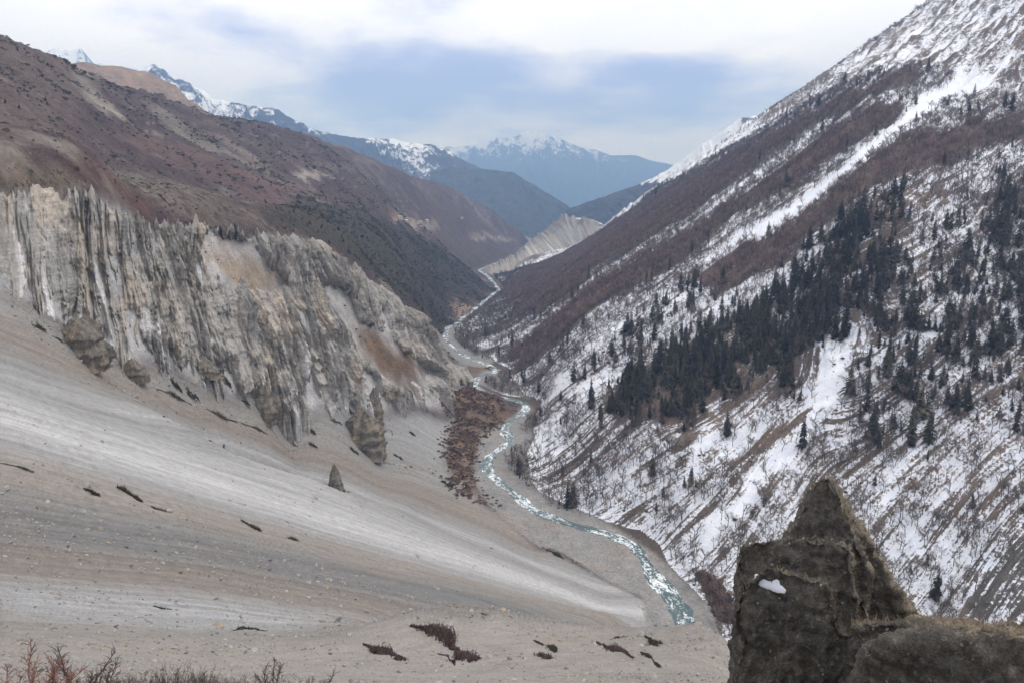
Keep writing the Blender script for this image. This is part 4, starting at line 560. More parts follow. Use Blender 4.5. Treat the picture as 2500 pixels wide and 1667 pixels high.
# ------------------------------------------------------------------ river
def build_river():
    s = Mat('river_water', .12, .5)
    fl = s.attr('uvw', 'Vector')
    n1 = s.noise(1, 5, .65, fl, (.22, .07, 1)); n2 = s.noise(1, 5, .7, fl, (.8, .35, 1))
    foam = s.math('ADD', s.math('MULTIPLY', n1, .5), s.math('MULTIPLY', n2, .5)); rap = s.noise(1, 2, .5, fl, (.02, .018, 1)); fm = s.math('MULTIPLY', s.math('SUBTRACT', s.math('ADD', foam, s.rng(rap, .3, .7, -.05, .07)), .505), 12, clamp=True)
    s.color(s.mix(fm, s.mix(n1, (.030,.058,.062), (.068,.115,.12)), (.78,.82,.84)))
    s.link(s.rng(fm, 0, 1, .12, .7), s.b.inputs['Roughness']); s.bump(s.math('ADD', n2, n1), .9, .5)
    P = RIV.copy(); d = np.concatenate([[0], np.cumsum(np.linalg.norm(np.diff(P, axis=0), axis=1))])
    t = np.concatenate([np.arange(0, 2600, 4.0), np.linspace(2600, d[-1], 200)])
    Q = np.stack([np.interp(t, d, P[:,i]) for i in range(3)], -1)
    for _ in range(2):
        pad = np.pad(Q[:650], ((4, 4), (0, 0)), 'edge'); Q[:650] = np.stack([np.convolve(pad[:,i], np.ones(9)/9, 'valid') for i in range(3)], -1)
    tg = np.gradient(Q, axis=0); nr = np.stack([tg[:,1], -tg[:,0]], -1); nr /= np.linalg.norm(nr, axis=1)[:,None]
    r = np.hypot(Q[:,0], Q[:,1]); hw = (4.6+.0008*np.clip(r, 0, 3000))*(1+.45*pn(t/60, t*0)+.35*pn(t/23, t*0+4))*(1+.5*np.exp(-((r-440)/70)**2))
    m = 15; k = np.linspace(-1, 1, m)
    XY = Q[:,None,:2]+nr[:,None,:]*(k[None,:,None]*hw[:,None,None]+.9*pn(t[:,None]/14, k[None,:]*2)[...,None])
    Z = Q[:,2][:,None]-.25+.28*fbm(t[:,None]/5+k*0, k[None,:]*3, 3)-.35*np.abs(k)[None,:]**4
    V = np.concatenate([XY, Z[...,None]], -1).reshape(-1, 3)
    uvw = np.stack([np.broadcast_to(k[None,:]*hw[:,None], Z.shape), np.broadcast_to(t[:,None], Z.shape), 0*Z], -1).reshape(-1, 3)
    me = mesh_np('river', V, grid_faces(len(t), m)[:, ::-1], s.m, True, {'uvw': ('FLOAT_VECTOR', uvw)})
    new_obj('river', me, kind='structure')
build_river()

# ------------------------------------------------------------------ far mountains
def mountain(name, crest, foot, slope, mat, rockc, lowc, snow_lo, snow_hi, snow_max, seed, ns=360, nt=110, rough=.22, spur=900., snow_bias=0., snow_tail=0.):
    P = np.asarray(crest, float); d = np.concatenate([[0], np.cumsum(np.linalg.norm(np.diff(P[:,:2], axis=0), axis=1))])
    t = np.linspace(0, d[-1], ns); Q = np.stack([np.interp(t, d, P[:,i]) for i in range(3)], -1)
    k = 9; pad = np.pad(Q[:,:2], ((k//2, k//2), (0, 0)), 'edge'); xy = np.stack([np.convolve(pad[:,i], np.ones(k)/k, 'valid') for i in range(2)], -1)
    Q[:,2] += (Q[:,2]-foot)*(.008 if name == 'upper_snow_ridge' else .022)*fbm(t/(spur*.18)+seed, t*0, 4)
    rd = -xy/np.linalg.norm(xy, axis=1)[:,None]
    H = Q[:,2]-foot; D = H/slope
    w = np.concatenate([-np.linspace(1, 0, nt//5)[:-1]**1.2, np.linspace(0, 1, nt)**1.15]); nt2 = len(w)
    W, SS = np.meshgrid(w, t, indexing='xy')
    h = (1-np.abs(W))
    hz = h**1.18
    warp = .5*pn(SS/spur+seed, W*2)
    rg = ridged(SS/spur+seed+warp, W*1.2+seed, 4, .55)-.5+.5*(ridged(SS/(spur*.3)+seed+2*warp, W*2.6, 3, .55)-.5)
    env = np.minimum(np.abs(W)*6, 1)**.8*h**.5*(np.abs(W) < 1)
    z = foot+H[:,None]*(hz+rough*rg*env)
    XY = xy[:,None,:]+rd[:,None,:]*(W*D[:,None])[...,None]
    alt = (z-foot)/np.maximum(H.max(), 1)
    sn = sstep(snow_lo, snow_hi, alt+.16*fbm(SS/(spur*.6)+seed, W*3, 3))*snow_max+snow_bias
    sn = sn+snow_tail*sstep(.5, .75, SS/t[-1])
    sn = sn-.35*np.clip(rg*2, 0, 1)*sstep(.2, .9, alt)
    c = lerp3(np.array(lowc)*np.ones(z.shape+(1,)), np.array(rockc), sstep(.25, .6, alt+.1*fbm(SS/spur, W*3, 3)))
    V = np.concatenate([XY, z[...,None]], -1).reshape(-1, 3)
    me = mesh_np(name, V, grid_faces(ns, nt2), mat, True, {'Col': ('FLOAT_COLOR', rgba(c.reshape(-1, 3))), 'snow': ('FLOAT', sn.ravel())})
    return new_obj(name, me, kind='structure')
M_FAR = mat_far('far_rock_and_snow', None)
mountain('tan_hill', CRESTS['tan_hill'], -100, .55, M_FAR, (.25,.18,.13), (.2,.15,.11), 2, 3, 0, 3.1, 260, 70, .10, 420.)
mountain('far_snow_peak', CRESTS['west_snow_peak'], -300, .6, M_FAR, (.09,.095,.11), (.09,.09,.09), .4, .8, .80, 8.4, 260, 90, .2, 1100.)
mountain('rocky_ridge', CRESTS['rock_ridge'], -420, .5, M_FAR, (.06,.065,.08), (.09,.08,.075), 0.30, .85, .70, 5.2, 460, 120, .30, 620., snow_tail=.34)
mountain('forested_spur', CRESTS['forest_spur'], -430, .42, M_FAR, (.06,.065,.06), (.055,.06,.055), .8, 1.2, .5, 2.7, 220, 80, .14, 700.)
mountain('central_peak', CRESTS['main_peak'], -450, .5, M_FAR, (.09,.095,.11), (.05,.055,.06), .32, .88, .76, 6.6, 460, 130, .34, 1500.)
mountain('east_ridge', CRESTS['east_ridge'], -420, .55, M_FAR, (.085,.085,.095), (.055,.06,.06), .34, .62, .85, 1.3, 320, 100, .18, 460.)
mountain('upper_snow_ridge', CRESTS['upper_ridge'], -100, .75, M_FAR, (.085,.085,.10), (.09,.085,.08), .1, .4, .72, 4.8, 320, 100, .16, 240.)
print('mountains', time.time()-_t0)

# ------------------------------------------------------------------ plants: prototypes
def tone(m_, lo, hi, fac=None):
    # per-plant brightness
    nt = m_.node_tree; b = nt.nodes['Principled BSDF']; src = b.inputs['Base Color'].links[0].from_socket; oi = nt.nodes.new('ShaderNodeObjectInfo'); mr = nt.nodes.new('ShaderNodeMapRange'); mr.inputs[3].default_value = lo; mr.inputs[4].default_value = hi
    nt.links.new(oi.outputs['Random'], mr.inputs[0]); c = nt.nodes.new('ShaderNodeCombineXYZ')
    for i in range(3): nt.links.new(mr.outputs[0], c.inputs[i])
    mx = nt.nodes.new('ShaderNodeMix'); mx.data_type = 'RGBA'; mx.blend_type = 'MULTIPLY'; mx.inputs[0].default_value = 1; nt.links.new(src, mx.inputs[6]); nt.links.new(c.outputs[0], mx.inputs[7]); nt.links.new(mx.outputs[2], b.inputs['Base Color']); return m_
class MB:
    def __init__(s): s.V = []; s.F = []
    def quad(s, a, b, c, d):
        n = len(s.V); s.V += [tuple(a), tuple(b), tuple(c), tuple(d)]; s.F.append((n, n+1, n+2, n+3))
    def tri(s, a, b, c):
        n = len(s.V); s.V += [tuple(a), tuple(b), tuple(c)]; s.F.append((n, n+1, n+2))
    def tube(s, pts, rad, k=4):
        base = len(s.V); pts = [Vector(p) for p in pts]
        for i, p in enumerate(pts):
            t = (pts[min(i+1, len(pts)-1)]-pts[max(i-1, 0)]).normalized()
            e = t.orthogonal().normalized(); f = t.cross(e)
            for j in range(k):
                a = 2*math.pi*j/k; s.V.append(tuple(p+(e*math.cos(a)+f*math.sin(a))*rad[i]))
        for i in range(len(pts)-1):
            for j in range(k):
                s.F.append((base+i*k+j, base+i*k+(j+1) % k, base+(i+1)*k+(j+1) % k, base+(i+1)*k+j))
    def mesh(s, name, mat, smooth=False):
        me = bpy.data.meshes.new(name); me.from_pydata(s.V, [], s.F); me.update()
        if isinstance(mat, (list, tuple)):
            for m_ in mat: me.materials.append(m_)
        else: me.materials.append(mat)
        if smooth: me.polygons.foreach_set('use_smooth', np.full(len(me.polygons), True))
        return me
M_BARK = plain('fir_bark', (.06,.048,.04), .95, .3, 3)
M_NEEDLE = [plain('fir_needles', (.043,.041,.034), .85, .45, .5), plain('fir_needles_olive', (.056,.050,.036), .85, .45, .5)]
M_TWIG_B = plain('birch_twigs_brown', (.207,.145,.126), .9, .3, .3)
M_TWIG_G = plain('birch_twigs_grey', (.135,.117,.108), .9, .3, .3)
M_JUN = plain('juniper_scrub', (.070,.067,.052), .9, .45, .4)
M_BRUSH = plain('riverside_brush', (.20,.135,.115), .9, .4, .4)
M_BRUSH2 = plain('ochre_brush', (.26,.19,.11), .9, .4, .4)
for _m in M_NEEDLE: tone(_m, .6, 1.45)
for _m in (M_TWIG_B, M_TWIG_G, M_JUN, M_BRUSH, M_BRUSH2): tone(_m, .65, 1.4)
def fir_meshes(rn, h=1.0):
    # unit-height fir, crown of drooping branch fans
    t = MB(); t.tube([(0,0,-.06), (0,0,.5), (0,0,.97)], [.016, .010, .002], 5)
    c = MB(); z = .07+rn.random()*.06; wmax = .12+.12*rn.random(); gap_ = rn.uniform(.03, .22); skew = rn.uniform(0, 6.28)
    while z < .985:
        f = (z-.06)/.94
        rad = wmax*((1-f)**.85)*(.75+.5*rn.random())*(min(1, .45+f*4))+.008
        nb = 8 if f < .8 else 5; ph = rn.random()*6.28
        for b in range(nb):
            if rn.random() < gap_: continue
            a = ph+b*6.283/nb+rn.uniform(-.3, .3); L_ = rad*rn.uniform(.5, 1.3)*(1+.22*math.cos(a-skew))
            d = Vector((math.cos(a), math.sin(a), 0)); s_ = Vector((-math.sin(a), math.cos(a), 0))
            dr = L_*rn.uniform(.25, .6); wd = L_*rn.uniform(.22, .36)
            p0 = Vector((0, 0, z)); p1 = p0+d*L_*.55+Vector((0,0,-dr*.25)); p2 = p0+d*L_+Vector((0,0,-dr))
            c.tri(p0+Vector((0,0,.012)), p1-s_*wd+Vector((0,0,-.010)), p1); c.tri(p0+Vector((0,0,.012)), p1, p1+s_*wd+Vector((0,0,-.010)))
            c.tri(p1-s_*wd+Vector((0,0,-.010)), p2, p1); c.tri(p1, p2, p1+s_*wd+Vector((0,0,-.010)))
            c.tri(p1+Vector((0,0,.01)), p2+Vector((0,0,-.005)), p1+Vector((0,0,-.03)))
        z += .030+.016*rn.random()
    return t, c
def birch_meshes(rn):
    # unit-height leafless tree: leaning trunk, forked limbs, a haze of twigs
    t = MB(); c = MB(); lean = Vector((rn.uniform(-.12,.12), rn.uniform(-.12,.12), 0))
    top = Vector((0,0,.62))+lean; pts = [Vector((0,0,-.08)), Vector((0,0,.2))+lean*.25+Vector((rn.uniform(-.03,.03), rn.uniform(-.03,.03), 0)), top]
    t.tube(pts, [.024, .019, .011], 5)
    for i in range(7):
        f = rn.uniform(.3, 1); p = pts[1].lerp(top, f) if f < 1 else top
        a = rn.uniform(0, 6.283); out = Vector((math.cos(a), math.sin(a), 0))
        e = p+out*rn.uniform(.16, .34)+Vector((0,0,rn.uniform(.16, .36))); m = p.lerp(e, .5)+out*.04
        t.tube([p, m, e], [.011, .008, .004], 4)
        for j in range(6):
            q = p.lerp(e, rn.uniform(.3, 1)); b = a+rn.uniform(-1.3, 1.3); o2 = Vector((math.cos(b), math.sin(b), 0))
            e2 = q+o2*rn.uniform(.06, .17)+Vector((0,0,rn.uniform(.04, .18)))
            s_ = Vector((-o2.y, o2.x, 0))*.0055
            c.quad(q-s_, q+s_, e2+s_*.5, e2-s_*.5)
            for k in range(6):
                g = q.lerp(e2, rn.uniform(.2, 1)); v = Vector((rn.gauss(0, 1), rn.gauss(0, 1), rn.gauss(.7, .7))).normalized()*rn.uniform(.05, .11)
                n_ = v.cross(Vector((rn.gauss(0,1), rn.gauss(0,1), rn.gauss(0,1)))).normalized()*.0034
                c.tri(g-n_, g+n_, g+v)
    return t, c
def shrub_mb(rn, n=90, flat=.7, blade=.13):
    # a low bush of short twig blades round a lumpy core
    c = MB()
    for i in range(n):
        a = rn.uniform(0, 6.283); e = math.asin(rn.uniform(.05, 1)); rr = rn.uniform(.55, 1.0)
        d = Vector((math.cos(a)*math.cos(e), math.sin(a)*math.cos(e), math.sin(e)*flat))
        p = d*rr*.5; v = (d+Vector((rn.gauss(0,.4), rn.gauss(0,.4), rn.gauss(.2,.3)))).normalized()*blade*rn.uniform(.7,1.5)
        n_ = v.cross(Vector((rn.gauss(0,1), rn.gauss(0,1), rn.gauss(0,1)))).normalized()*blade*.42
        c.tri(p-n_, p+n_, p+v)
    m = 7
    ring = lambda rad, z: [Vector((math.cos(6.283*k/m)*rad*rn.uniform(.8,1.1), math.sin(6.283*k/m)*rad*rn.uniform(.8,1.1), z)) for k in range(m)]
    r0, r1 = ring(.44, -.08), ring(.34, .26*flat); tp = Vector((0,0,.40*flat))
    for k in range(m): c.quad(r0[k], r0[(k+1)%m], r1[(k+1)%m], r1[k]); c.tri(r1[k], r1[(k+1)%m], tp)
    return c
def join_mb(a, b, name, mats):
    me = MB(); me.V = list(a.V)+list(b.V); n = len(a.V); me.F = list(a.F)+[tuple(i+n for i in f) for f in b.F]
    o = me.mesh(name, mats); o.polygons.foreach_set('material_index', np.array([0]*len(a.F)+[1]*len(b.F), dtype=np.int32)); return o
PROTO = {}
def proto(key, meshes):
    c = bpy.data.collections.new(key)
    for i, m_ in enumerate(meshes):
        o = bpy.data.objects.new('%s_%02d' % (key, i), m_); c.objects.link(o)
    PROTO[key] = (c, meshes)
_rn = random.Random(3)
FIR = [fir_meshes(_rn) for _ in range(10)]; BIRCH = [birch_meshes(_rn) for _ in range(8)]
FIR_P = [(t.mesh('trunk', M_BARK), c.mesh('crown', M_NEEDLE[i % 2])) for i, (t, c) in enumerate(FIR)]
BIR_P = [(t.mesh('trunk', M_TWIG_G), c.mesh('crown', M_TWIG_B if i < 4 else M_TWIG_G)) for i, (t, c) in enumerate(BIRCH)]
proto('fir_kinds', [join_mb(t, c, 'fir', [M_BARK, M_NEEDLE[i % 2]]) for i, (t, c) in enumerate(FIR)])
proto('birch_kinds', [join_mb(t, c, 'birch', [M_TWIG_G, M_TWIG_B if i < 4 else M_TWIG_G]) for i, (t, c) in enumerate(BIRCH)])
proto('juniper_kinds', [shrub_mb(_rn).mesh('juniper', M_JUN) for _ in range(4)])
proto('brush_kinds', [shrub_mb(_rn, 110, 1.0, .2).mesh('brush', [M_BRUSH, M_BRUSH, M_BRUSH2, M_JUN][i]) for i in range(4)])
def stone_mesh(seed, mat):
    bm = bmesh.new(); bmesh.ops.create_icosphere(bm, subdivisions=1, radius=.5); rn = random.Random(seed)
    sx, sy, sz = rn.uniform(.7,1.2), rn.uniform(.6,1.1), rn.uniform(.35,.7)
    for v in bm.verts:
        k = 1+rn.uniform(-.28,.22); v.co = Vector((v.co.x*sx*k, v.co.y*sy*k, v.co.z*sz*k))
    me = bpy.data.meshes.new('stone'); bm.to_mesh(me); bm.free(); me.materials.append(mat); return me
M_ST = [plain('scree_stone_grey', (.27,.26,.245), .95, .3, 2), plain('scree_stone_tan', (.30,.25,.20), .95, .3, 2), plain('scree_stone_dark', (.15,.145,.14), .95, .3, 2), plain('scree_stone_pale', (.35,.34,.32), .95, .25, 2)]
proto('stone_kinds', [stone_mesh(20+i, M_ST[i % 4]) for i in range(8)])
def scatter(name, P, rot, scl, idx, key, label, cat):
    # many alike instances in one object
    P = np.asarray(P, np.float32)
    me = bpy.data.meshes.new(name); me.vertices.add(len(P)); me.vertices.foreach_set('co', P.ravel())
    for nm, ty, arr, fld in (('rot', 'FLOAT_VECTOR', rot, 'vector'), ('scl', 'FLOAT_VECTOR', scl, 'vector'), ('pick', 'INT', idx, 'value')):
        a = me.attributes.new(nm, ty, 'POINT'); a.data.foreach_set(fld, np.ascontiguousarray(arr, np.int32 if ty == 'INT' else np.float32).ravel())
    me.update()
    o = new_obj(name, me, kind='stuff', label=label, cat=cat)
    ng = bpy.data.node_groups.new(name, 'GeometryNodeTree'); ng.interface.new_socket('Geometry', in_out='INPUT', socket_type='NodeSocketGeometry'); ng.interface.new_socket('Geometry', in_out='OUTPUT', socket_type='NodeSocketGeometry')
    N = ng.nodes; L = ng.links; gi = N.new('NodeGroupInput'); go = N.new('NodeGroupOutput'); ip = N.new('GeometryNodeInstanceOnPoints')
    ci = N.new('GeometryNodeCollectionInfo'); ci.inputs['Collection'].default_value = PROTO[key][0]; ci.inputs['Separate Children'].default_value = True; ci.inputs['Reset Children'].default_value = True
    def na(n, ty):
        x = N.new('GeometryNodeInputNamedAttribute'); x.data_type = ty; x.inputs[0].default_value = n; return x.outputs[0]
    er = N.new('FunctionNodeEulerToRotation'); L.new(na('rot', 'FLOAT_VECTOR'), er.inputs[0])
    L.new(gi.outputs[0], ip.inputs['Points']); L.new(ci.outputs[0], ip.inputs['Instance']); ip.inputs['Pick Instance'].default_value = True
    L.new(na('pick', 'INT'), ip.inputs['Instance Index']); L.new(er.outputs[0], ip.inputs['Rotation']); L.new(na('scl', 'FLOAT_VECTOR'), ip.inputs['Scale'])
    L.new(ip.outputs[0], go.inputs[0])
    md = o.modifiers.new('scatter', 'NODES'); md.node_group = ng
    return o
def rotz(n): return np.stack([rng.normal(0, .04, n), rng.normal(0, .04, n), rng.uniform(0, 6.283, n)], -1)
def uni(n, sx, sz=None): return np.stack([sx, sx, sx if sz is None else sz], -1)

# ------------------------------------------------------------------ forest on the snowy mountainside
def right_forest():
    n = 330000
    x = rng.uniform(-200, 1500, n); y = rng.uniform(350, 3000, n); r = np.hypot(x, y); a = np.degrees(np.arctan2(x, y))
    k = (np.abs(a) < 37) & (r < 2900); x, y, r = x[k], y[k], r[k]
    d, lev, side = river_near(x, y); k = (side > 0) & (d > 18); x, y, r, d = x[k], y[k], r[k], d[k]
    xj = x+fbm(x/40, y/40, 3)*np.clip(r*.012, 2, 20); yj = y+fbm(x/40+51, y/40-33, 3)*np.clip(r*.012, 2, 20); soft = np.clip(r*.008, 2, 30)
    bi = np.full(len(x), .42); co = np.full(len(x), .04); zn = np.full(len(x), -1)
    for i, (nm, s_, b_, c_) in enumerate(RIGHT_ZONES):
        ww = zone_w(nm, xj, yj, soft); bi = bi*(1-ww)+b_*ww; w2 = zone_w(nm, xj+12*fbm(x/30, y/30, 3), yj+25*fbm(x/30+7, y/30, 3), soft*(4 if 'stand' in nm else 1)); co = co*(1-w2)+c_*w2; zn = np.where(ww > .5, i, zn)
    clump = .55+.9*sstep(-.3, .4, fbm(x/35, y/35, 3))
    wf = zone_w('r_white_area', x, y, 60.0); bi = bi*(1-wf); co = co*(1-wf)
    area = 1700*2650/n                       # square metres per candidate
    z0 = base_height(x, y)
    pb = bi*clump*area/17.; pc = co*(.25+1.15*sstep(-.35, .35, fbm(x/26+8, y/26, 3)))*np.where(co > .8, 1.6, 1)*area/40.*(z0 < 230)
    u = rng.random(len(x)); isc = u < pc; isb = (~isc) & (u < pc+pb)
    z = terrain(x, y)
    brown = np.array([nm.startswith('r_brown') or nm in ('r_bank',) for nm, *_ in RIGHT_ZONES]+[False])[zn]
    names = [nm for nm, *_ in RIGHT_ZONES]+['none']
    # firs
    xc, yc, zc, rc, zz = x[isc], y[isc], z[isc], r[isc], zn[isc]
    hc = (8+21*rng.random(len(xc))**1.7)*np.where(rng.random(len(xc)) < .25, .6, 1)
    o = np.argsort(-hc/rc); big, rest = o[:300], o[300:]
    lab = {'r_stand': 'dark fir in the dense stand left of the broad snow gully', 'r_right_stand': 'dark fir among bare birches right of the broad snow gully', 'r_edge_stand': 'dark fir by the right edge high above the rock pinnacle', 'r_strip_stand': 'dark fir in the thin line along the long snow streak', 'r_lower': 'lone dark fir on the snowy lower slope above the river'}
    def fir_label(zn_, h, r_, x_):
        b = lab.get(zn_, 'scattered dark fir among bare birches on the upper mountainside')
        if zn_ in ('r_stand', 'r_right_stand'):
            sz = 'tall' if h > 22 else ('mid-sized' if h > 17 else 'short')
            part = ('near lower end', 'middle', 'far upper end')[int(r_ > 700)+int(r_ > 800)] if zn_ == 'r_stand' else ('near the gully', 'midway', 'towards the right edge')[int(x_ > 390)+int(x_ > 450)]
            b = ('%s dark fir at the %s of the stand left of the snow gully' % (sz, part)) if zn_ == 'r_stand' else ('%s dark fir among birches right of the snow gully, %s' % (sz, part))
        return b
    for q, i in enumerate(big):
        kd = int(rng.integers(10)); e = new_obj('fir_tree', None, label=fir_label(names[zz[i]], hc[i], rc[i], xc[i]), cat='fir tree', group={'r_stand': 'firs of the dense stand', 'r_right_stand': 'firs right of the snow gully', 'r_edge_stand': 'firs by the right edge', 'r_strip_stand': 'firs along the snow streak', 'r_lower': 'lone firs on the lower slope'}.get(names[zz[i]], 'scattered upper firs'))
        s_ = float(hc[i]); w_ = s_*rng.uniform(.85, 1.25)
        e.location = (float(xc[i]), float(yc[i]), float(zc[i])); e.scale = (w_, w_, s_); e.rotation_euler = (0, 0, float(rng.uniform(0, 6.28)))
        new_obj('trunk', FIR_P[kd][0], e); new_obj('crown', FIR_P[kd][1], e)
    m = len(rest); scatter('fir_wood', np.stack([xc, yc, zc], -1)[rest], rotz(m), uni(m, hc[rest]*rng.uniform(.85, 1.25, m), hc[rest]), rng.integers(0, 10, m), 'fir_kinds', 'dark fir wood on the snowy mountainside behind the nearest firs', 'fir wood')
    # birches
    xb, yb, zb, rb, zz, br = x[isb], y[isb], z[isb], r[isb], zn[isb], brown[isb]
    hb = rng.uniform(7, 14, len(xb))
    o = np.argsort(-hb/rb); big, rest = o[:300], o[300:]
    labb = {'r_lower': 'bare birch standing in snow on the lower slope behind the pinnacle', 'r_right_stand': 'bare grey birch between dark firs right of the snow gully', 'r_stand': 'bare birch at the lower edge of the dense fir stand', 'r_gully': 'bare birch growing in the broad snow gully', 'r_bank': 'bare brown birch beside the river near the pinnacle'}
    for i in big:
        kd = int(rng.integers(4, 8)) if not br[i] else int(rng.integers(4))
        e = new_obj('birch_tree', None, label=('%s ' % ('tall' if hb[i] > 12.6 else 'low'))+labb.get(names[zz[i]], 'bare birch on the open snowy slope')+(' to the left' if xb[i]/yb[i] < .39 else ' to the right'), cat='birch tree', group={'r_lower': 'birches of the lower slope', 'r_right_stand': 'birches between the firs', 'r_stand': 'birches by the fir stand', 'r_gully': 'birches in the snow gully', 'r_bank': 'birches by the river'}.get(names[zz[i]], 'birches of the open slope'))
        s_ = float(hb[i]); e.location = (float(xb[i]), float(yb[i]), float(zb[i])); e.scale = (s_, s_, s_); e.rotation_euler = (0, 0, float(rng.uniform(0, 6.28)))
        new_obj('trunk', BIR_P[kd][0], e); new_obj('crown', BIR_P[kd][1], e)
    m = len(rest); ix = np.where(br[rest] | (rng.random(m) < .25), rng.integers(0, 4, m), rng.integers(4, 8, m))
    scatter('birch_wood', np.stack([xb, yb, zb], -1)[rest], rotz(m), uni(m, hb[rest]*rng.uniform(.9, 1.2, m), hb[rest]), ix, 'birch_kinds', 'bare reddish brown birch wood covering the snowy mountainside', 'birch wood')
    # low bushes showing through the snow
    x2, y2, z2, r2 = x[~isc & ~isb], y[~isc & ~isb], z[~isc & ~isb], r[~isc & ~isb]; k2 = (r2 < 1100) & (rng.random(len(x2)) < .5*np.clip(bi[~isc & ~isb]*2.2, 0, 1)); m = k2.sum(); s_ = rng.uniform(1.5, 4.5, m)
    scatter('slope_scrub', np.stack([x2, y2, z2], -1)[k2], rotz(m), uni(m, s_*1.3, s_), rng.integers(0, 8, m), 'birch_kinds', 'low dark scrub poking through the snow of the near mountainside', 'scrub')
    k3 = (r2 < 1000) & (rng.random(len(x2)) < .10*sstep(-.1, .35, fbm(x2/30+3, y2/30, 3))); m3 = k3.sum(); s3 = np.exp(rng.normal(.8, .4, m3))
    scatter('slope_juniper', np.stack([x2, y2, z2-.1], -1)[k3], rotz(m3), uni(m3, s3, s3*.7), rng.integers(0, 4, m3), 'juniper_kinds', 'dark juniper bushes clumped on the snowy near mountainside', 'scrub')
    print('low scrub', m)
    print('firs', len(xc), 'birches', len(xb))
right_forest()
print('right forest', time.time()-_t0)
def left_cover():
    n = 240000
    x = rng.uniform(-1500, 150, n); y = rng.uniform(300, 2700, n); r = np.hypot(x, y); a = np.degrees(np.arctan2(x, y))
    k = (np.abs(a) < 36.5) & (r < 2600); x, y, r = x[k], y[k], r[k]
    z, kk = terrain(x, y, True)
    k = (kk['left'] > .6) & (kk['side'] < 0); x, y, z, r = x[k], y[k], z[k], r[k]
    cl = zone_w('l_cliff_area', x, y, 6.0); sp = np.full(len(x), .22); fo = sstep(.25, .75, zone_w('l_forest', x+40*fbm(x/120, y/120, 3), y+60*fbm(x/120+9, y/120, 3), 90.0)+.8*fbm(x/70, y/110, 4))
    for nm, c, s_ in LEFT_ZONES: ww = zone_w(nm, x, y, 10.0); sp = sp*(1-ww)+s_*ww
    keep = (rng.random(len(x)) < (sp+.5*fo)*(.12+1.5*sstep(-.1, .4, fbm(x/55, y/110, 4)))*(1-.95*cl*(sp > .3) )*(1-cl*.5)) 
    s = np.exp(rng.normal(.85, .42, keep.sum()))*np.clip(r[keep]/900, .8, 1.6)
    scatter('hillside_scrub', np.stack([x, y, z-.1], -1)[keep], rotz(keep.sum()), uni(keep.sum(), s, s*rng.uniform(.6, .95, keep.sum())), rng.integers(0, 4, keep.sum()), 'juniper_kinds', 'dark juniper scrub dotted over the brown hillside', 'scrub')
    kf = (rng.random(len(x)) < fo*.055+.002) & (r > 800); m = kf.sum(); s = rng.uniform(2.5, 6, m)
    scatter('spur_pine_wood', np.stack([x, y, z-.2], -1)[kf], rotz(m), uni(m, s*1.7, s), rng.integers(0, 10, m), 'fir_kinds', 'dark pine wood on the spur left of the river', 'pine wood')
    print('scrub', keep.sum(), 'pines', m)
    # brush on the river terrace
    P = np.array(ZONES['brush']); m = 12000; x = rng.uniform(P[:,0].min(), P[:,0].max(), m); y = rng.uniform(P[:,1].min(), P[:,1].max(), m)
    k = (rng.random(m) < sstep(-14, 14, poly_sd(P, x, y))) & (rng.random(m) < sstep(-.35, .25, fbm(x/18, y/18, 3))); x, y = x[k], y[k]; z = terrain(x, y); m = len(x); s = rng.uniform(1.2, 3.6, m)
    scatter('riverside_scrub', np.stack([x, y, z-.1], -1), rotz(m), uni(m, s, s*rng.uniform(.5, 1, m)), rng.choice([0, 0, 1, 1, 2, 3], m), 'brush_kinds', 'red brown scrub on the terrace beside the river', 'scrub')
    P = np.array(ZONES['r_bank']); m = 800; x = rng.uniform(P[:,0].min(), P[:,0].max(), m); y = rng.uniform(P[:,1].min(), P[:,1].max(), m)
    k = poly_sd(P, x, y) > -2; x, y = x[k], y[k]; z = terrain(x, y); m = len(x); s = rng.uniform(1.2, 3, m)
    scatter('bank_scrub', np.stack([x, y, z-.1], -1), rotz(m), uni(m, s, s*.8), rng.choice([0, 1], m), 'brush_kinds', 'red brown scrub on the far bank left of the rock pinnacle', 'scrub')
left_cover()
print('left cover', time.time()-_t0)
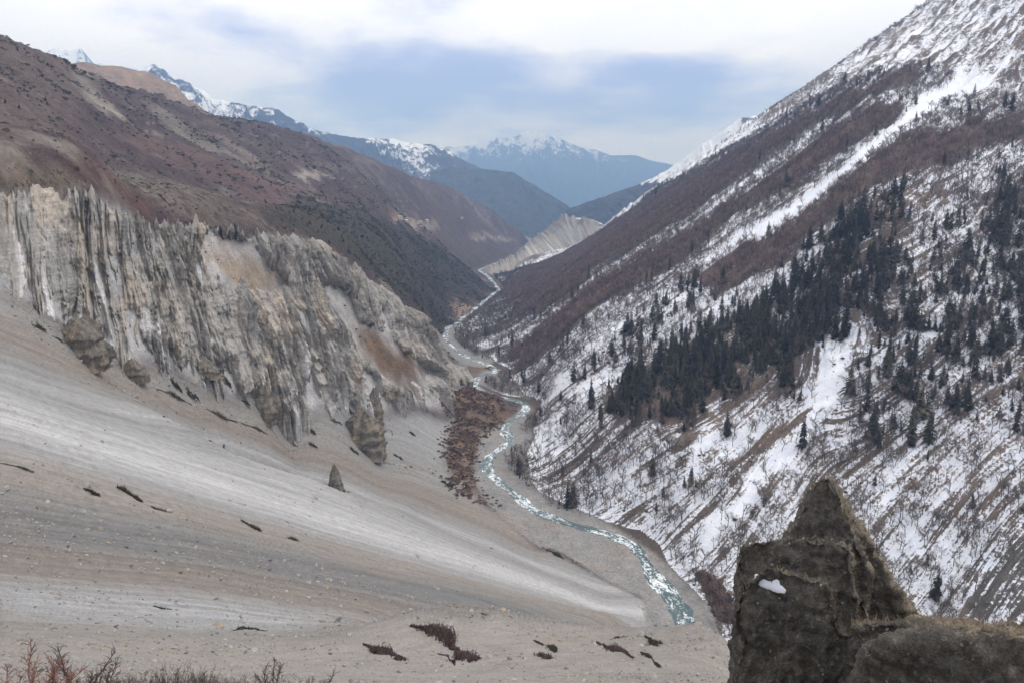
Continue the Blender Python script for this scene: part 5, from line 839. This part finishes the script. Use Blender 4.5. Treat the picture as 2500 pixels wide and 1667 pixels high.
def stones():
    # stones on the near ground
    n = 46000; a = R(1)*rng.uniform(-36, 26, n); r = np.exp(rng.uniform(math.log(9), math.log(230), n)); x = np.sin(a)*r; y = np.cos(a)*r
    u = UF(x, y); k = zone_w('scree', x, y, 3.0) > .5; den = .25+.75*sstep(-.1, .4, fbm(x/12, y/12, 3)); den = np.where((u > 11.3) & (u < 12.9), 1, den); k &= rng.random(n) < den; k &= (u > 10.4)
    x, y, r = x[k], y[k], r[k]; m = len(x); s = np.exp(rng.normal(0, .55, m))*np.clip(r*.0024, .03, .36)
    for sx_, sy_, sh_, sw_ in SPIRES:          # rubble aprons
        q = 260; a_ = rng.normal(0, 1, q)*sw_*.45; b_ = np.abs(rng.normal(0, 1, q))*sw_*.9; x = np.concatenate([x, sx_+a_*.7+b_*.65]); y = np.concatenate([y, sy_+a_*.7+b_*.45-sw_*.2]); s = np.concatenate([s, np.exp(rng.normal(-.55, .6, q))*sw_/18])
    q = 700; a_ = R(1)*rng.uniform(-35, 3, q); r_ = rng.uniform(150, 640, q); xx, yy = np.sin(a_)*r_, np.cos(a_)*r_; kk = (zone_w('scree', xx, yy, 3.0) > .9); x = np.concatenate([x, xx[kk]]); y = np.concatenate([y, yy[kk]]); s = np.concatenate([s, np.exp(rng.normal(-.35, .5, kk.sum()))])
    q = 2600; fi = rng.integers(2, len(CLIFF_FOOT)-3, q); ft = rng.random(q); CF = np.array(CLIFF_FOOT); pp = CF[fi]*(1-ft[:,None])+CF[fi+1]*ft[:,None]; off = np.abs(rng.normal(0, 1, q))*16
    x = np.concatenate([x, pp[:,0]+off*.8]); y = np.concatenate([y, pp[:,1]-off*.2]); s = np.concatenate([s, np.exp(rng.normal(-.5, .55, q))*.9])
    z = terrain(x, y); m = len(x)
    scatter('scree_stones', np.stack([x, y, z], -1), rng.uniform(0, 6.28, (m, 3))*np.array([.1, .1, 1]), uni(m, s), rng.choice(8, m, p=[.18,.16,.12,.04,.18,.16,.12,.04]), 'stone_kinds', 'loose grey and tan stones strewn over the near scree', 'stones')
    P = np.array(ZONES['gravel']); n = 16000; x = rng.uniform(P[:,0].min(), P[:,0].max(), n); y = rng.uniform(P[:,1].min(), P[:,1].max(), n)
    d, lev, side = river_near(x, y); k = (poly_sd(P, x, y) > -4) & (d > 5) & (rng.random(n) < .3+.7*sstep(0, .3, fbm(x/14, y/14, 3))); x, y = x[k], y[k]; z = terrain(x, y); m = len(x); s = np.exp(rng.normal(-.2, .5, m))
    scatter('river_boulders', np.stack([x, y, z], -1), rng.uniform(0, 6.28, (m, 3))*np.array([.1, .1, 1]), uni(m, s), rng.choice(8, m, p=[.2,.12,.08,.1,.2,.12,.08,.1]), 'stone_kinds', 'pale boulders strewn over the gravel beside the river', 'boulders')
stones()

# ------------------------------------------------------------------ rock spires standing in the scree
def spire(x, y, h, w, seed, label, tops, blk):
    na, nz_ = 56, 44; a = np.linspace(0, 2*np.pi, na, endpoint=False); t = np.linspace(0, 1, nz_)
    A, T = np.meshgrid(a, t, indexing='ij')
    rad = .5*w*(1-np.clip(T, 0, 1)**blk*.80)*(1-.16*T)
    S_ = A*w*.5
    fl = ridged(np.cos(A)*1.6+seed, np.sin(A)*1.6+T*.5, 3)-.5+.5*(ridged(np.cos(A)*4+seed, np.sin(A)*4+T*1.3, 3)-.5)+.25*fbm(np.cos(A)*7+seed, np.sin(A)*7+T*h/3, 3)
    rad = rad*(1+.62*fl*(1-.3*T))*(1+.20*pn(T*5+seed, A*.6))*(1+.24*fbm(T*h/3+seed, np.cos(A)*2.2, 4))*(1+.16*(ridged(np.cos(A)*5+seed, np.sin(A)*5+T*2.5, 3)-.5))
    hh = h*(1+.30*pn(np.cos(A)*1.3+seed, np.sin(A)*1.3)*np.clip(T-.2, 0, 1)+.14*(ridged(np.cos(A)*2.5+seed, np.sin(A)*2.5, 2)-.6)*np.clip(T-.3, 0, 1))
    X = np.cos(A)*rad*1.1+.10*h*(T-.3)*math.sin(seed*3); Y = np.sin(A)*rad*.85; Z = T*hh-.18*h*(1-T)-.1*h*(1-T)**3
    X[:,-1] = X[:,-1].mean(); Y[:,-1] = Y[:,-1].mean(); Z[:,-1] = Z[:,-2].mean()+.012*h
    V = np.stack([X, Y, Z], -1).reshape(-1, 3)
    i = np.arange(na)[:,None]; j = np.arange(nz_-1)[None,:]; F = np.stack([i*nz_+j, ((i+1)%na)*nz_+j, ((i+1)%na)*nz_+j+1, i*nz_+j+1], -1).reshape(-1, 4)
    b = sstep(-.2, .4, fbm(np.cos(A)*3+seed, np.sin(A)*3+T*2, 3)); c = lerp3(np.array([.20,.185,.16])*np.ones(b.shape+(1,)), np.array([.29,.235,.17]), b)
    c = lerp3(c, np.array([.13,.125,.118]), sstep(.05, .5, fbm(np.cos(A)*2-seed, np.sin(A)*2+T, 3))*.6)
    me = mesh_np('rock_spire', V, F, M_CLIFF, True, {'Col': ('FLOAT_COLOR', rgba(c.reshape(-1, 3)))})
    z = float(terrain(np.array([x]), np.array([y]))[0])
    new_obj('rock_spire', me, label=label, cat='rock', loc=(x, y, z))
_sl = ['broad grey rock tower standing alone in the scree nearest the brush terrace', 'small lone rock spire in the middle of the bright scree band', 'blocky brown rock outcrop at the cliff foot near the left edge', 'tall dark rock pillar at the foot of the badlands cliff', 'short dark rock stub in front of the tall dark pillar', 'narrow tan rock pillar at the right end of the cliff foot', 'low rock knob at the cliff foot between outcrop and pillar', 'low brown rock knob just right of the blocky outcrop']
for i, (sx, sy, sh, sw) in enumerate(SPIRES): spire(sx, sy, sh, sw, 1.7+i*2.3, _sl[i], 2+i % 3, [5, 1.6, 4.5, 1.8, 2.5, 2.2, 3, 3][i])

# ------------------------------------------------------------------ creeping shrub mats on the scree
M_MAT = [plain('mat_shrub_dark', (.060,.056,.040), .9, .4, 2), plain('mat_shrub_purple', (.095,.066,.062), .9, .4, 2)]
def shrub_mat(pts, w, seed, mat, label, fine=1.0):
    rn = random.Random(seed); P = np.array(pts, float); w = w*1.35
    d = np.concatenate([[0], np.cumsum(np.linalg.norm(np.diff(P, axis=0), axis=1))]); L_ = max(d[-1], w)
    cx, cy = P.mean(0); cz = float(terrain(np.array([cx]), np.array([cy]))[0]); c = MB(); q = []
    n = int(min(3500, max(700, 190*L_/w*fine)))
    for i in range(n):
        t = rn.random(); s_ = t*d[-1]; bx = np.interp(s_, d, P[:,0]); by = np.interp(s_, d, P[:,1])
        env = (math.sin(math.pi*min(max(t, .03), .97)))**.5*(.65+.5*math.sin(t*9+seed))
        q.append((bx+rn.gauss(0, .22)*w*env, by+rn.gauss(0, .22)*w*env, env, t))
    q = np.array(q); z = terrain(q[:,0], q[:,1])
    hm = .34*w
    for (px, py, env, t), pz in zip(q, z):
        top = hm*env*rn.uniform(.25, 1.0); b = Vector((px-cx, py-cy, pz-cz+top*.35)); v = Vector((rn.gauss(.15,.45), rn.gauss(0,.45), rn.uniform(.35, 1.1))).normalized()*max(top, .12*w)*rn.uniform(.6, 1.3)
        n_ = v.cross(Vector((rn.gauss(0,1), rn.gauss(0,1), rn.gauss(0,1)))).normalized()*w*.026*rn.uniform(.6,1.4)
        c.tri(b-n_, b+n_, b+v); b2 = b-Vector((0,0,top*.5)); c.tri(b2+n_*1.8, b2-n_*1.8, b2+v*.6+n_)
    new_obj('shrub_mat', c.mesh('shrub_mat', mat), label=label, cat='shrub', loc=(cx, cy, cz))
_ml = ['dark green shrub mat in the pale tongue on the left scree', 'small rounded dark shrub left of the dark green mat', 'dark oval shrub mat beside the tan stripe in the middle scree', 'small olive shrub hump in the light grey scree at lower left', 'thin arched shrub fringe on the crest of the small stony mound', 'purple brown shrub mat on the near slope at lower centre', 'largest dark brown shrub mat trailing down the near slope', 'short thin shrub strip below the largest shrub mat', 'curved dark shrub strip on the bare near slope', 'ragged shrub strip on the near slope towards the pinnacle', 'dark shrub tuft under the crest of the near hump', 'thin flat shrub strip along the crest of the near hump', 'thin shrub strip nearest the rock pinnacle on the near slope', 'sparse reddish shrub tuft below the curved shrub strip', 'thin dark shrub line at the left edge of the scree', 'brown shrub patch right of the dark green mat', 'faint small shrub at the edge of the tan stripe', 'small dark shrub high in the grey scree below the cliff']
for i, (pts, w_) in enumerate(MATS): shrub_mat(pts, w_, 50+i, M_MAT[1 if i in (5, 6, 7, 9, 13, 15) else 0], _ml[i], 1.6 if i in (5, 6) else 1.0)
for i, (pts, w_) in enumerate(CREVICE):
    shrub_mat(pts, w_, 90+i, M_MAT[0], 'dark shrub streak on the scree just below the badlands cliff' if i < 17 else ('dark shrub where the scree meets the brush terrace' if i < 19 else 'brown shrub streak at the scree toe above the gravel'))
for o in [o for o in scene.objects if o.get('label', '').startswith('dark shrub streak on the scree')]: o['group'] = 'shrub streaks below the cliff'
for o in [o for o in scene.objects if o.get('label', '').startswith('dark shrub where the scree')]: o['group'] = 'shrubs at the terrace edge'

# ------------------------------------------------------------------ young pines by the terrace and houses of the hamlet
for i, (px_, py_) in enumerate(PINE_SPOTS):
    z = float(terrain(np.array([px_]), np.array([py_]))[0]); h = [13, 8, 9, 24, 7][i]
    e = new_obj('pine_tree', None, label=['pointed dark pine on the river terrace, tallest of its row', 'small pine right of the tallest terrace pine', 'middle pine on the sloping terrace edge', 'lone dark fir high among bare birches on the mountainside', 'lowest pine of the terrace row'][i], cat='pine tree', loc=(px_, py_, z))
    e.scale = (h*1.3, h*1.3, h); new_obj('trunk', FIR_P[i % 10][0], e); new_obj('crown', FIR_P[i % 10][1], e)
M_WALL = plain('whitewashed_stone', (.42,.38,.33), .95, .2, .5); M_ROOF = [plain('red_roof', (.32,.12,.09), .8, .2, .5), plain('flat_earth_roof', (.34,.3,.25), .9, .2, .5), plain('tin_roof', (.38,.4,.45), .5, .1, .5)]
def house(x, y, kd, label):
    z = float(terrain(np.array([x]), np.array([y]))[0]); w_, d_, h_ = 14, 9, 6
    e = new_obj('house', None, label=label, cat='house', loc=(x, y, z), group='hamlet houses'); e.rotation_euler = (0, 0, .4+kd*.3)
    b = MB(); v = lambda sx, sy, zz: (sx*w_/2, sy*d_/2, zz)
    for (p, q) in (((-1,-1),(1,-1)), ((1,-1),(1,1)), ((1,1),(-1,1)), ((-1,1),(-1,-1))): b.quad(v(*p,-3), v(*q,-3), v(*q,h_), v(*p,h_))
    b.tri(v(-1,-1,h_), v(-1,1,h_), (-w_/2, 0, h_+2)); b.tri(v(1,1,h_), v(1,-1,h_), (w_/2, 0, h_+2))
    new_obj('wall', b.mesh('wall', M_WALL), e)
    r_ = MB()
    for s_ in (-1, 1):
        r_.quad((-w_/2-.6, s_*(d_/2+.7), h_-.3), (w_/2+.6, s_*(d_/2+.7), h_-.3), (w_/2+.6, 0, h_+2.3), (-w_/2-.6, 0, h_+2.3)); r_.quad((-w_/2-.6, s_*(d_/2+.7), h_-.5), (w_/2+.6, s_*(d_/2+.7), h_-.5), (w_/2+.6, 0, h_+2.1), (-w_/2-.6, 0, h_+2.1))
    new_obj('roof', r_.mesh('roof', M_ROOF[kd]), e)
for i, (hx, hy, kd) in enumerate(HOUSES): house(hx, hy, kd, 'tiny hamlet house with %s roof on the far left hillside' % ['red', 'earth', 'tin'][kd])

# ------------------------------------------------------------------ foreground rock pinnacle
def build_rock():
    bm = bmesh.new()
    for pts in ROCK_HULLS:
        vs_ = [bm.verts.new(p) for p in pts]; bmesh.ops.convex_hull(bm, input=vs_)
    me = bpy.data.meshes.new('tmp'); bm.to_mesh(me); bm.free(); o = bpy.data.objects.new('tmp', me); COL.objects.link(o)
    md = o.modifiers.new('r', 'REMESH'); md.mode = 'VOXEL'; md.voxel_size = .057
    sm = o.modifiers.new('s', 'SMOOTH'); sm.iterations = 4; sm.factor = .5
    dg = bpy.context.evaluated_depsgraph_get(); me2 = bpy.data.meshes.new_from_object(o.evaluated_get(dg)); bpy.data.objects.remove(o)
    n = len(me2.vertices); co = np.empty(n*3); no = np.empty(n*3); me2.vertices.foreach_get('co', co); me2.vertices.foreach_get('normal', no); co = co.reshape(-1, 3); no = no.reshape(-1, 3)
    d = np.empty(n)
    for i in range(n):
        p = Vector(co[i]); q = Vector((p.x, p.y, p.z*.75))
        a = mnoise.fractal(q*.75, 1.0, 2.1, 4, noise_basis='PERLIN_ORIGINAL'); b = 1-abs(mnoise.noise(q*2.1+Vector((3,1,7)))); e = 1-abs(mnoise.noise(q*5.2)); g = mnoise.fractal(q*9, .8, 2.1, 3, noise_basis='PERLIN_ORIGINAL')
        cr = mnoise.voronoi(q*1.5)[0]; ck = min(1, (cr[1]-cr[0])*3.2)
        bd = p.x*.35+p.y*.25+p.z*.9+.25*a; f_ = bd*3.1-math.floor(bd*3.1); bed = (f_ if f_ < .82 else (1-f_)*4.55)-.4
        cl_ = mnoise.cell(q*1.35+Vector((a*.25, b*.2, 0))); cl2 = mnoise.cell(q*3.3+Vector((b*.2, a*.2, 0)))
        cr2 = mnoise.voronoi(q*4.2)[0]; ck2 = min(1, (cr2[1]-cr2[0])*3.0)
        e2 = 1-abs(mnoise.noise(Vector((p.x*2.7+.4*a, p.y*2.7, p.z*.75)))); e3 = 1-abs(mnoise.noise(Vector((p.x*6.5, p.y*6.5+.3*a, p.z*2.2))))
        d[i] = .10*(e2**3-.4)+.03*(e3**3-.4)+.14*a+.07*(b-.75)+.05*(e-.75)+.05*g-.05*(1-ck)-.025*(1-ck2)+.04*bed+.03*(cl_-.5)+.02*(cl2-.5)
    co = co+no*d[:,None]
    me2.vertices.foreach_set('co', co.ravel()); me2.update(); me2.polygons.foreach_set('use_smooth', np.full(len(me2.polygons), True))
    s = Mat('lichened_rock', .95, .2)
    n1 = s.noise(1.1, 6, .7); n2 = s.noise(5.5, 6, .75); n3 = s.noise(24, 4, .75); n4 = s.noise(2.6, 5, .7, None, (1.0, 1.0, .35))
    ge = s.N.new('ShaderNodeNewGeometry'); sx = s.N.new('ShaderNodeSeparateXYZ'); s.link(ge.outputs['Normal'], sx.inputs[0]); ps = s.N.new('ShaderNodeSeparateXYZ'); s.link(s.pos(), ps.inputs[0])
    col = s.mix(s.rng(n1, .35, .65), (.088,.080,.071), (.158,.142,.123))
    # dry grass and earth hold on the sloping right flank and the ledges
    fl_ = s.math('ADD', s.math('MULTIPLY', s.rng(ps.outputs[0], 5.2, 7.2), .55), s.math('ADD', s.math('MULTIPLY', sx.outputs[2], .30), s.math('MULTIPLY', sx.outputs[0], .25)))
    gm = s.math('MULTIPLY', s.math('SUBTRACT', s.math('ADD', fl_, s.math('MULTIPLY', n4, 1.1)), 1.12), 5, clamp=True)
    col = s.mix(s.math('MULTIPLY', gm, .85), col, s.mix(s.rng(n2, .35, .65), (.19,.15,.108), (.36,.30,.22)))
    vc = s.N.new('ShaderNodeTexVoronoi'); vc.inputs['Scale'].default_value = 9.0; s.link(s.pos(), vc.inputs[0]); sv = s.N.new('ShaderNodeSeparateColor'); s.link(vc.outputs['Color'], sv.inputs[0])
    peb = s.math('MULTIPLY', s.rng(sv.outputs[0], .55, .95), s.rng(vc.outputs['Distance'], .45, .30)); col = s.mix(s.math('MULTIPLY', peb, .65), col, s.mix(sv.outputs[1], (.10,.095,.09), (.30,.275,.24)))
    lich = s.math('MULTIPLY', s.math('SUBTRACT', n2, .60), 12, clamp=True); col = s.mix(s.math('MULTIPLY', lich, .45), col, (.23,.22,.20))
    col = s.gain(col, s.math('MULTIPLY', s.rng(n2, .3, .7, .6, 1.4), s.rng(n3, .3, .7, .6, 1.4)))
    s.color(col); s.bump(s.math('ADD', n2, s.math('ADD', s.math('MULTIPLY', n3, .45), n4)), 1.0, .16)
    me2.materials.clear(); me2.materials.append(s.m); me2.name = 'rock_pinnacle'
    o = new_obj('rock_pinnacle', me2, label='big dark rock pinnacle with brown grassy flank in the right foreground', cat='rock')
    return o
rock = build_rock()
def rock_grass():
    me = rock.data; n = len(me.polygons); c = np.empty(n*3); no = np.empty(n*3); me.polygons.foreach_get('center', c); me.polygons.foreach_get('normal', no); c = c.reshape(-1, 3); no = no.reshape(-1, 3)
    p = np.clip((c[:,0]-5.0)/2.0, 0, 1)*.55+no[:,2]*.45+no[:,0]*.25+.5*fbm(c[:,0]*1.1, c[:,2]*.5+c[:,1], 3)
    k = np.nonzero(rng.random(n) < .02+.20*(p > .42))[0]; rn = random.Random(5); b = MB()
    for i in k:
        for j in range(2):
            q = Vector(c[i])+Vector((rn.gauss(0,.04), rn.gauss(0,.04), -.01)); v = (Vector(no[i])*.5+Vector((rn.gauss(0,.45), rn.gauss(0,.45), .55))).normalized()*rn.uniform(.05, .19); s_ = Vector((rn.gauss(0,1), rn.gauss(0,1), 0)).normalized()*.007
            e = q+v+Vector((0,0,-.02)); b.tri(q-s_, q+s_, e)
    st = MB(); ks = np.nonzero(rng.random(n) < .035)[0]
    for i in ks:
        r_ = min(.04, .015*math.exp(rn.gauss(0, .6))*(1+1.0*(rn.random() < .08))); c0 = Vector(c[i])+Vector(no[i])*r_*.2; rot = Vector((rn.gauss(0,1), rn.gauss(0,1), rn.gauss(0,1))).normalized(); e1 = rot; e2 = rot.orthogonal().normalized(); e3 = e1.cross(e2)
        P_ = [c0+e1*r_*rn.uniform(.8,1.5), c0-e1*r_*rn.uniform(.8,1.5), c0+e2*r_*rn.uniform(.6,1.1), c0-e2*r_*rn.uniform(.6,1.1), c0+e3*r_*rn.uniform(.5,.9), c0-e3*r_*rn.uniform(.5,.9)]
        for (u_, v_, w_) in ((0,2,4),(2,1,4),(1,3,4),(3,0,4),(2,0,5),(1,2,5),(3,1,5),(0,3,5)): st.tri(P_[u_], P_[v_], P_[w_])
    sg = new_obj('embedded_stones', st.mesh('embedded_stones', plain('embedded_stone', (.17,.16,.145), .95, .6, 5)), rock); sg['kind'] = 'stuff'
    g = new_obj('dry_grass', b.mesh('dry_grass', plain('dry_grass', (.20,.155,.095), .9, .5, 3)), rock); g['kind'] = 'stuff'
rock_grass()
print('rock', len(rock.data.polygons), time.time()-_t0)
def snow_patch():
    from mathutils.bvhtree import BVHTree
    bm = bmesh.new(); bm.from_mesh(rock.data); bv = BVHTree.FromBMesh(bm); bm.free()
    c = Vector(SNOW_PATCH[0]); d = c.normalized(); hit = bv.ray_cast(Vector((0,0,0)), d)
    p0 = hit[0]; n = hit[1]; n.z = max(n.z, .35); n.normalize(); ex = Vector((0,0,1)).cross(n).normalized(); ey = n.cross(ex)
    m_, k_ = 40, 14; V = []; F = []
    for i in range(m_):
        a = 6.2832*i/m_; ed = .92+.34*mnoise.noise(Vector((math.cos(a)*1.3, math.sin(a)*1.3, 4.4)))+.16*mnoise.noise(Vector((math.cos(a)*4, math.sin(a)*4, 1)))
        for j in range(k_):
            f = j/(k_-1); rr = math.cos((f-.35)/.65*1.5708) if f > .35 else 1.0; up = math.sin((f-.35)/.65*1.5708) if f > .35 else (f-.35)*2.2
            q = p0+ex*(math.cos(a)*.33*ed*rr)+ey*(math.sin(a)*.14*ed*rr*(1 if math.sin(a) > 0 else .8)-.02)+n*(.038*up+.012); V.append(tuple(q+n*.008*mnoise.noise(q*9)))
    for i in range(m_):
        for j in range(k_-1): F.append((i*k_+j, ((i+1) % m_)*k_+j, ((i+1) % m_)*k_+j+1, i*k_+j+1))
    s = Mat('old_snow', .7, .3); s.color(s.mix(s.noise(9, 4), (.46,.48,.53), (.62,.64,.68))); s.bump(s.noise(14, 5), .3, .03)
    me = bpy.data.meshes.new('snow_patch'); me.from_pydata(V, [], F); me.update(); me.materials.append(s.m); me.polygons.foreach_set('use_smooth', np.full(len(F), True))
    new_obj('snow_patch', me, label='small white snow patch on the ledge of the dark rock pinnacle', cat='snow')
snow_patch()

# ------------------------------------------------------------------ twiggy shrubs at the viewer's feet
M_RED = plain('red_twigs', (.20,.105,.085), .85, .35, 6); M_DRY = plain('dark_dry_twigs', (.085,.068,.062), .9, .35, 6); M_RED2 = plain('mauve_twigs', (.135,.09,.085), .9, .35, 6)
def twig_bush(x, y, ztop, w, seed, style, label):
    rn = random.Random(seed); zb = float(terrain(np.array([x]), np.array([y]))[0]); H = max(.35, ztop-zb)
    st = MB(); tw = MB()
    if style == 'branch':
        for i in range(7):
            a = rn.uniform(0, 6.283); p = Vector((rn.gauss(0, w*.12), rn.gauss(0, .1), -.1)); v = Vector((rn.gauss(.1,.3), rn.gauss(0,.25), 1)).normalized()
            pts = [p]; n = 7; L_ = H*rn.uniform(.75, 1.1)*1.08
            for k in range(n):
                v = (v+Vector((rn.gauss(.03,.16), rn.gauss(0,.14), rn.gauss(.06,.08)))).normalized(); pts.append(pts[-1]+v*L_/n)
            st.tube(pts, [.011*(1-.8*k/n)+.0015 for k in range(n+1)], 5)
            for k in range(2, n+1):
                for b in range(5):
                    q = pts[k-1].lerp(pts[k], rn.random()); u = (v*.7+Vector((rn.gauss(0,.7), rn.gauss(0,.6), rn.gauss(.35,.4)))).normalized(); l_ = rn.uniform(.06, .22)*(1-.4*k/n)
                    e = q+u*l_; tw.tube([q, q.lerp(e, .5)+Vector((rn.gauss(0,.008), 0, .01)), e], [.0042, .003, .0012], 3)
                    for c_ in range(3):
                        q2 = q.lerp(e, rn.uniform(.3, 1)); e2 = q2+(u+Vector((rn.gauss(0,.6), rn.gauss(0,.5), rn.gauss(.2,.5)))).normalized()*rn.uniform(.03, .08); tw.tube([q2, e2], [.0026, .001], 3)
    else:
        for i in range(420):
            bx = rn.gauss(0, w*.22); env = math.exp(-(bx/(w*.36))**2); p = Vector((bx, rn.gauss(0, .14), -.08)); v = Vector((rn.gauss(bx/w*.9,.38), rn.gauss(0,.4), 1)).normalized()
            l_ = H*env*rn.uniform(.40, .98); m = p+v*l_*.55; e = m+(v+Vector((rn.gauss(0,.4), rn.gauss(0,.3), .1))).normalized()*l_*.5
            tw.tube([p, m, e], [.0055, .004, .0012], 3)
            for c_ in range(2):
                q2 = m.lerp(e, rn.random()); e2 = q2+(v+Vector((rn.gauss(0,.7), rn.gauss(0,.6), .2))).normalized()*l_*.22; tw.tube([q2, e2], [.0028, .001], 3)
        for i in range(12):
            p = Vector((rn.gauss(0, w*.15), rn.gauss(0, .08), -.1)); st.tube([p, p+Vector((rn.gauss(0,.1), rn.gauss(0,.1), H*.6))], [.010, .004], 5)
    mt = {0: M_RED, 1: M_DRY, 2: M_RED2}[0 if seed in (0, 1, 2) else (2 if seed in (4, 8, 9) else 1)]
    e = new_obj('twig_shrub', None, label=label, cat='shrub', loc=(x, y, zb)); new_obj('stem', st.mesh('stem', mt), e); new_obj('twig', tw.mesh('twig', mt), e)
_bush_labels = ['red branched twig shrub in the lower left corner', 'red twig shrub touching the left edge', 'small red twig shrub right of the corner shrub', 'single tall bare dark twig at lower left', 'low mauve twig tuft right of the tall bare twig', 'largest dark spiky bush at the bottom behind pale stones', 'dark spiky bush left of the largest one', 'dark spiky bush right of the largest one', 'mauve tuft right of the spiky bushes', 'mauve tuft left of the thin dark bush', 'thin dark bush with upright twigs at the bottom', 'low dark bush between thin bush and slanting twig', 'dark slanting twig bush, rightmost at the bottom']
for i, (bx, by, bz, bw) in enumerate(BUSHES): twig_bush(bx, by, bz, bw, i, 'branch' if i in (0, 1, 2, 3, 4, 10, 12) else 'tuft', _bush_labels[i])
M_PALE = plain('pale_lichen_stone', (.46,.44,.41), .95, .3, 9)
for i, (sx, sy, sz) in enumerate(PALE_STONES):
    z = float(terrain(np.array([sx]), np.array([sy]))[0]); o = new_obj('stone', stone_mesh(70+i, M_PALE if i != 4 else M_ST[1]), label='pale stone among the dark spiky bushes at the bottom', cat='stone', group='pale stones by the bushes'); k = .12+.14*((i*7) % 5)/5
    o.location = (sx, sy, z+.10); o.scale = (k*1.5, k, k); o.rotation_euler = (.2*i, .1*i, i)

# ------------------------------------------------------------------ mountain air
def haze():
    m = bpy.data.materials.new('haze_air'); m.use_nodes = True; nt = m.node_tree; nt.nodes.clear()
    o = nt.nodes.new('ShaderNodeOutputMaterial'); v = nt.nodes.new('ShaderNodeVolumePrincipled'); v.inputs['Color'].default_value = HAZE_COL; v.inputs['Density'].default_value = HAZE_D; v.inputs['Anisotropy'].default_value = 0.0; v.inputs['Absorption Color'].default_value = (.22, .22, .22, 1)
    nt.links.new(v.outputs[0], o.inputs['Volume']); m.cycles.volume_sampling = 'DISTANCE'; m.cycles.homogeneous_volume = True
    b = MB(); X, Y0, Y1, Z0, Z1 = 26000, -3000, 29000, -470, 2750
    c = [(-X,Y0,Z0),(X,Y0,Z0),(X,Y1,Z0),(-X,Y1,Z0),(-X,Y0,Z1),(X,Y0,Z1),(X,Y1,Z1),(-X,Y1,Z1)]
    for f in ((3,2,1,0),(4,5,6,7),(0,1,5,4),(1,2,6,5),(2,3,7,6),(3,0,4,7)): b.quad(*[c[i] for i in f])
    me = b.mesh('haze', m); bm = bmesh.new(); bm.from_mesh(me); bmesh.ops.remove_doubles(bm, verts=bm.verts, dist=.01); bm.to_mesh(me); bm.free()
    new_obj('haze', me, kind='stuff', label='thin blue haze filling the valley air', cat='haze')
HAZE_COL, HAZE_D = (.30,.53,1.0,1), 9.0e-5
haze()

print('script done', time.time()-_t0)
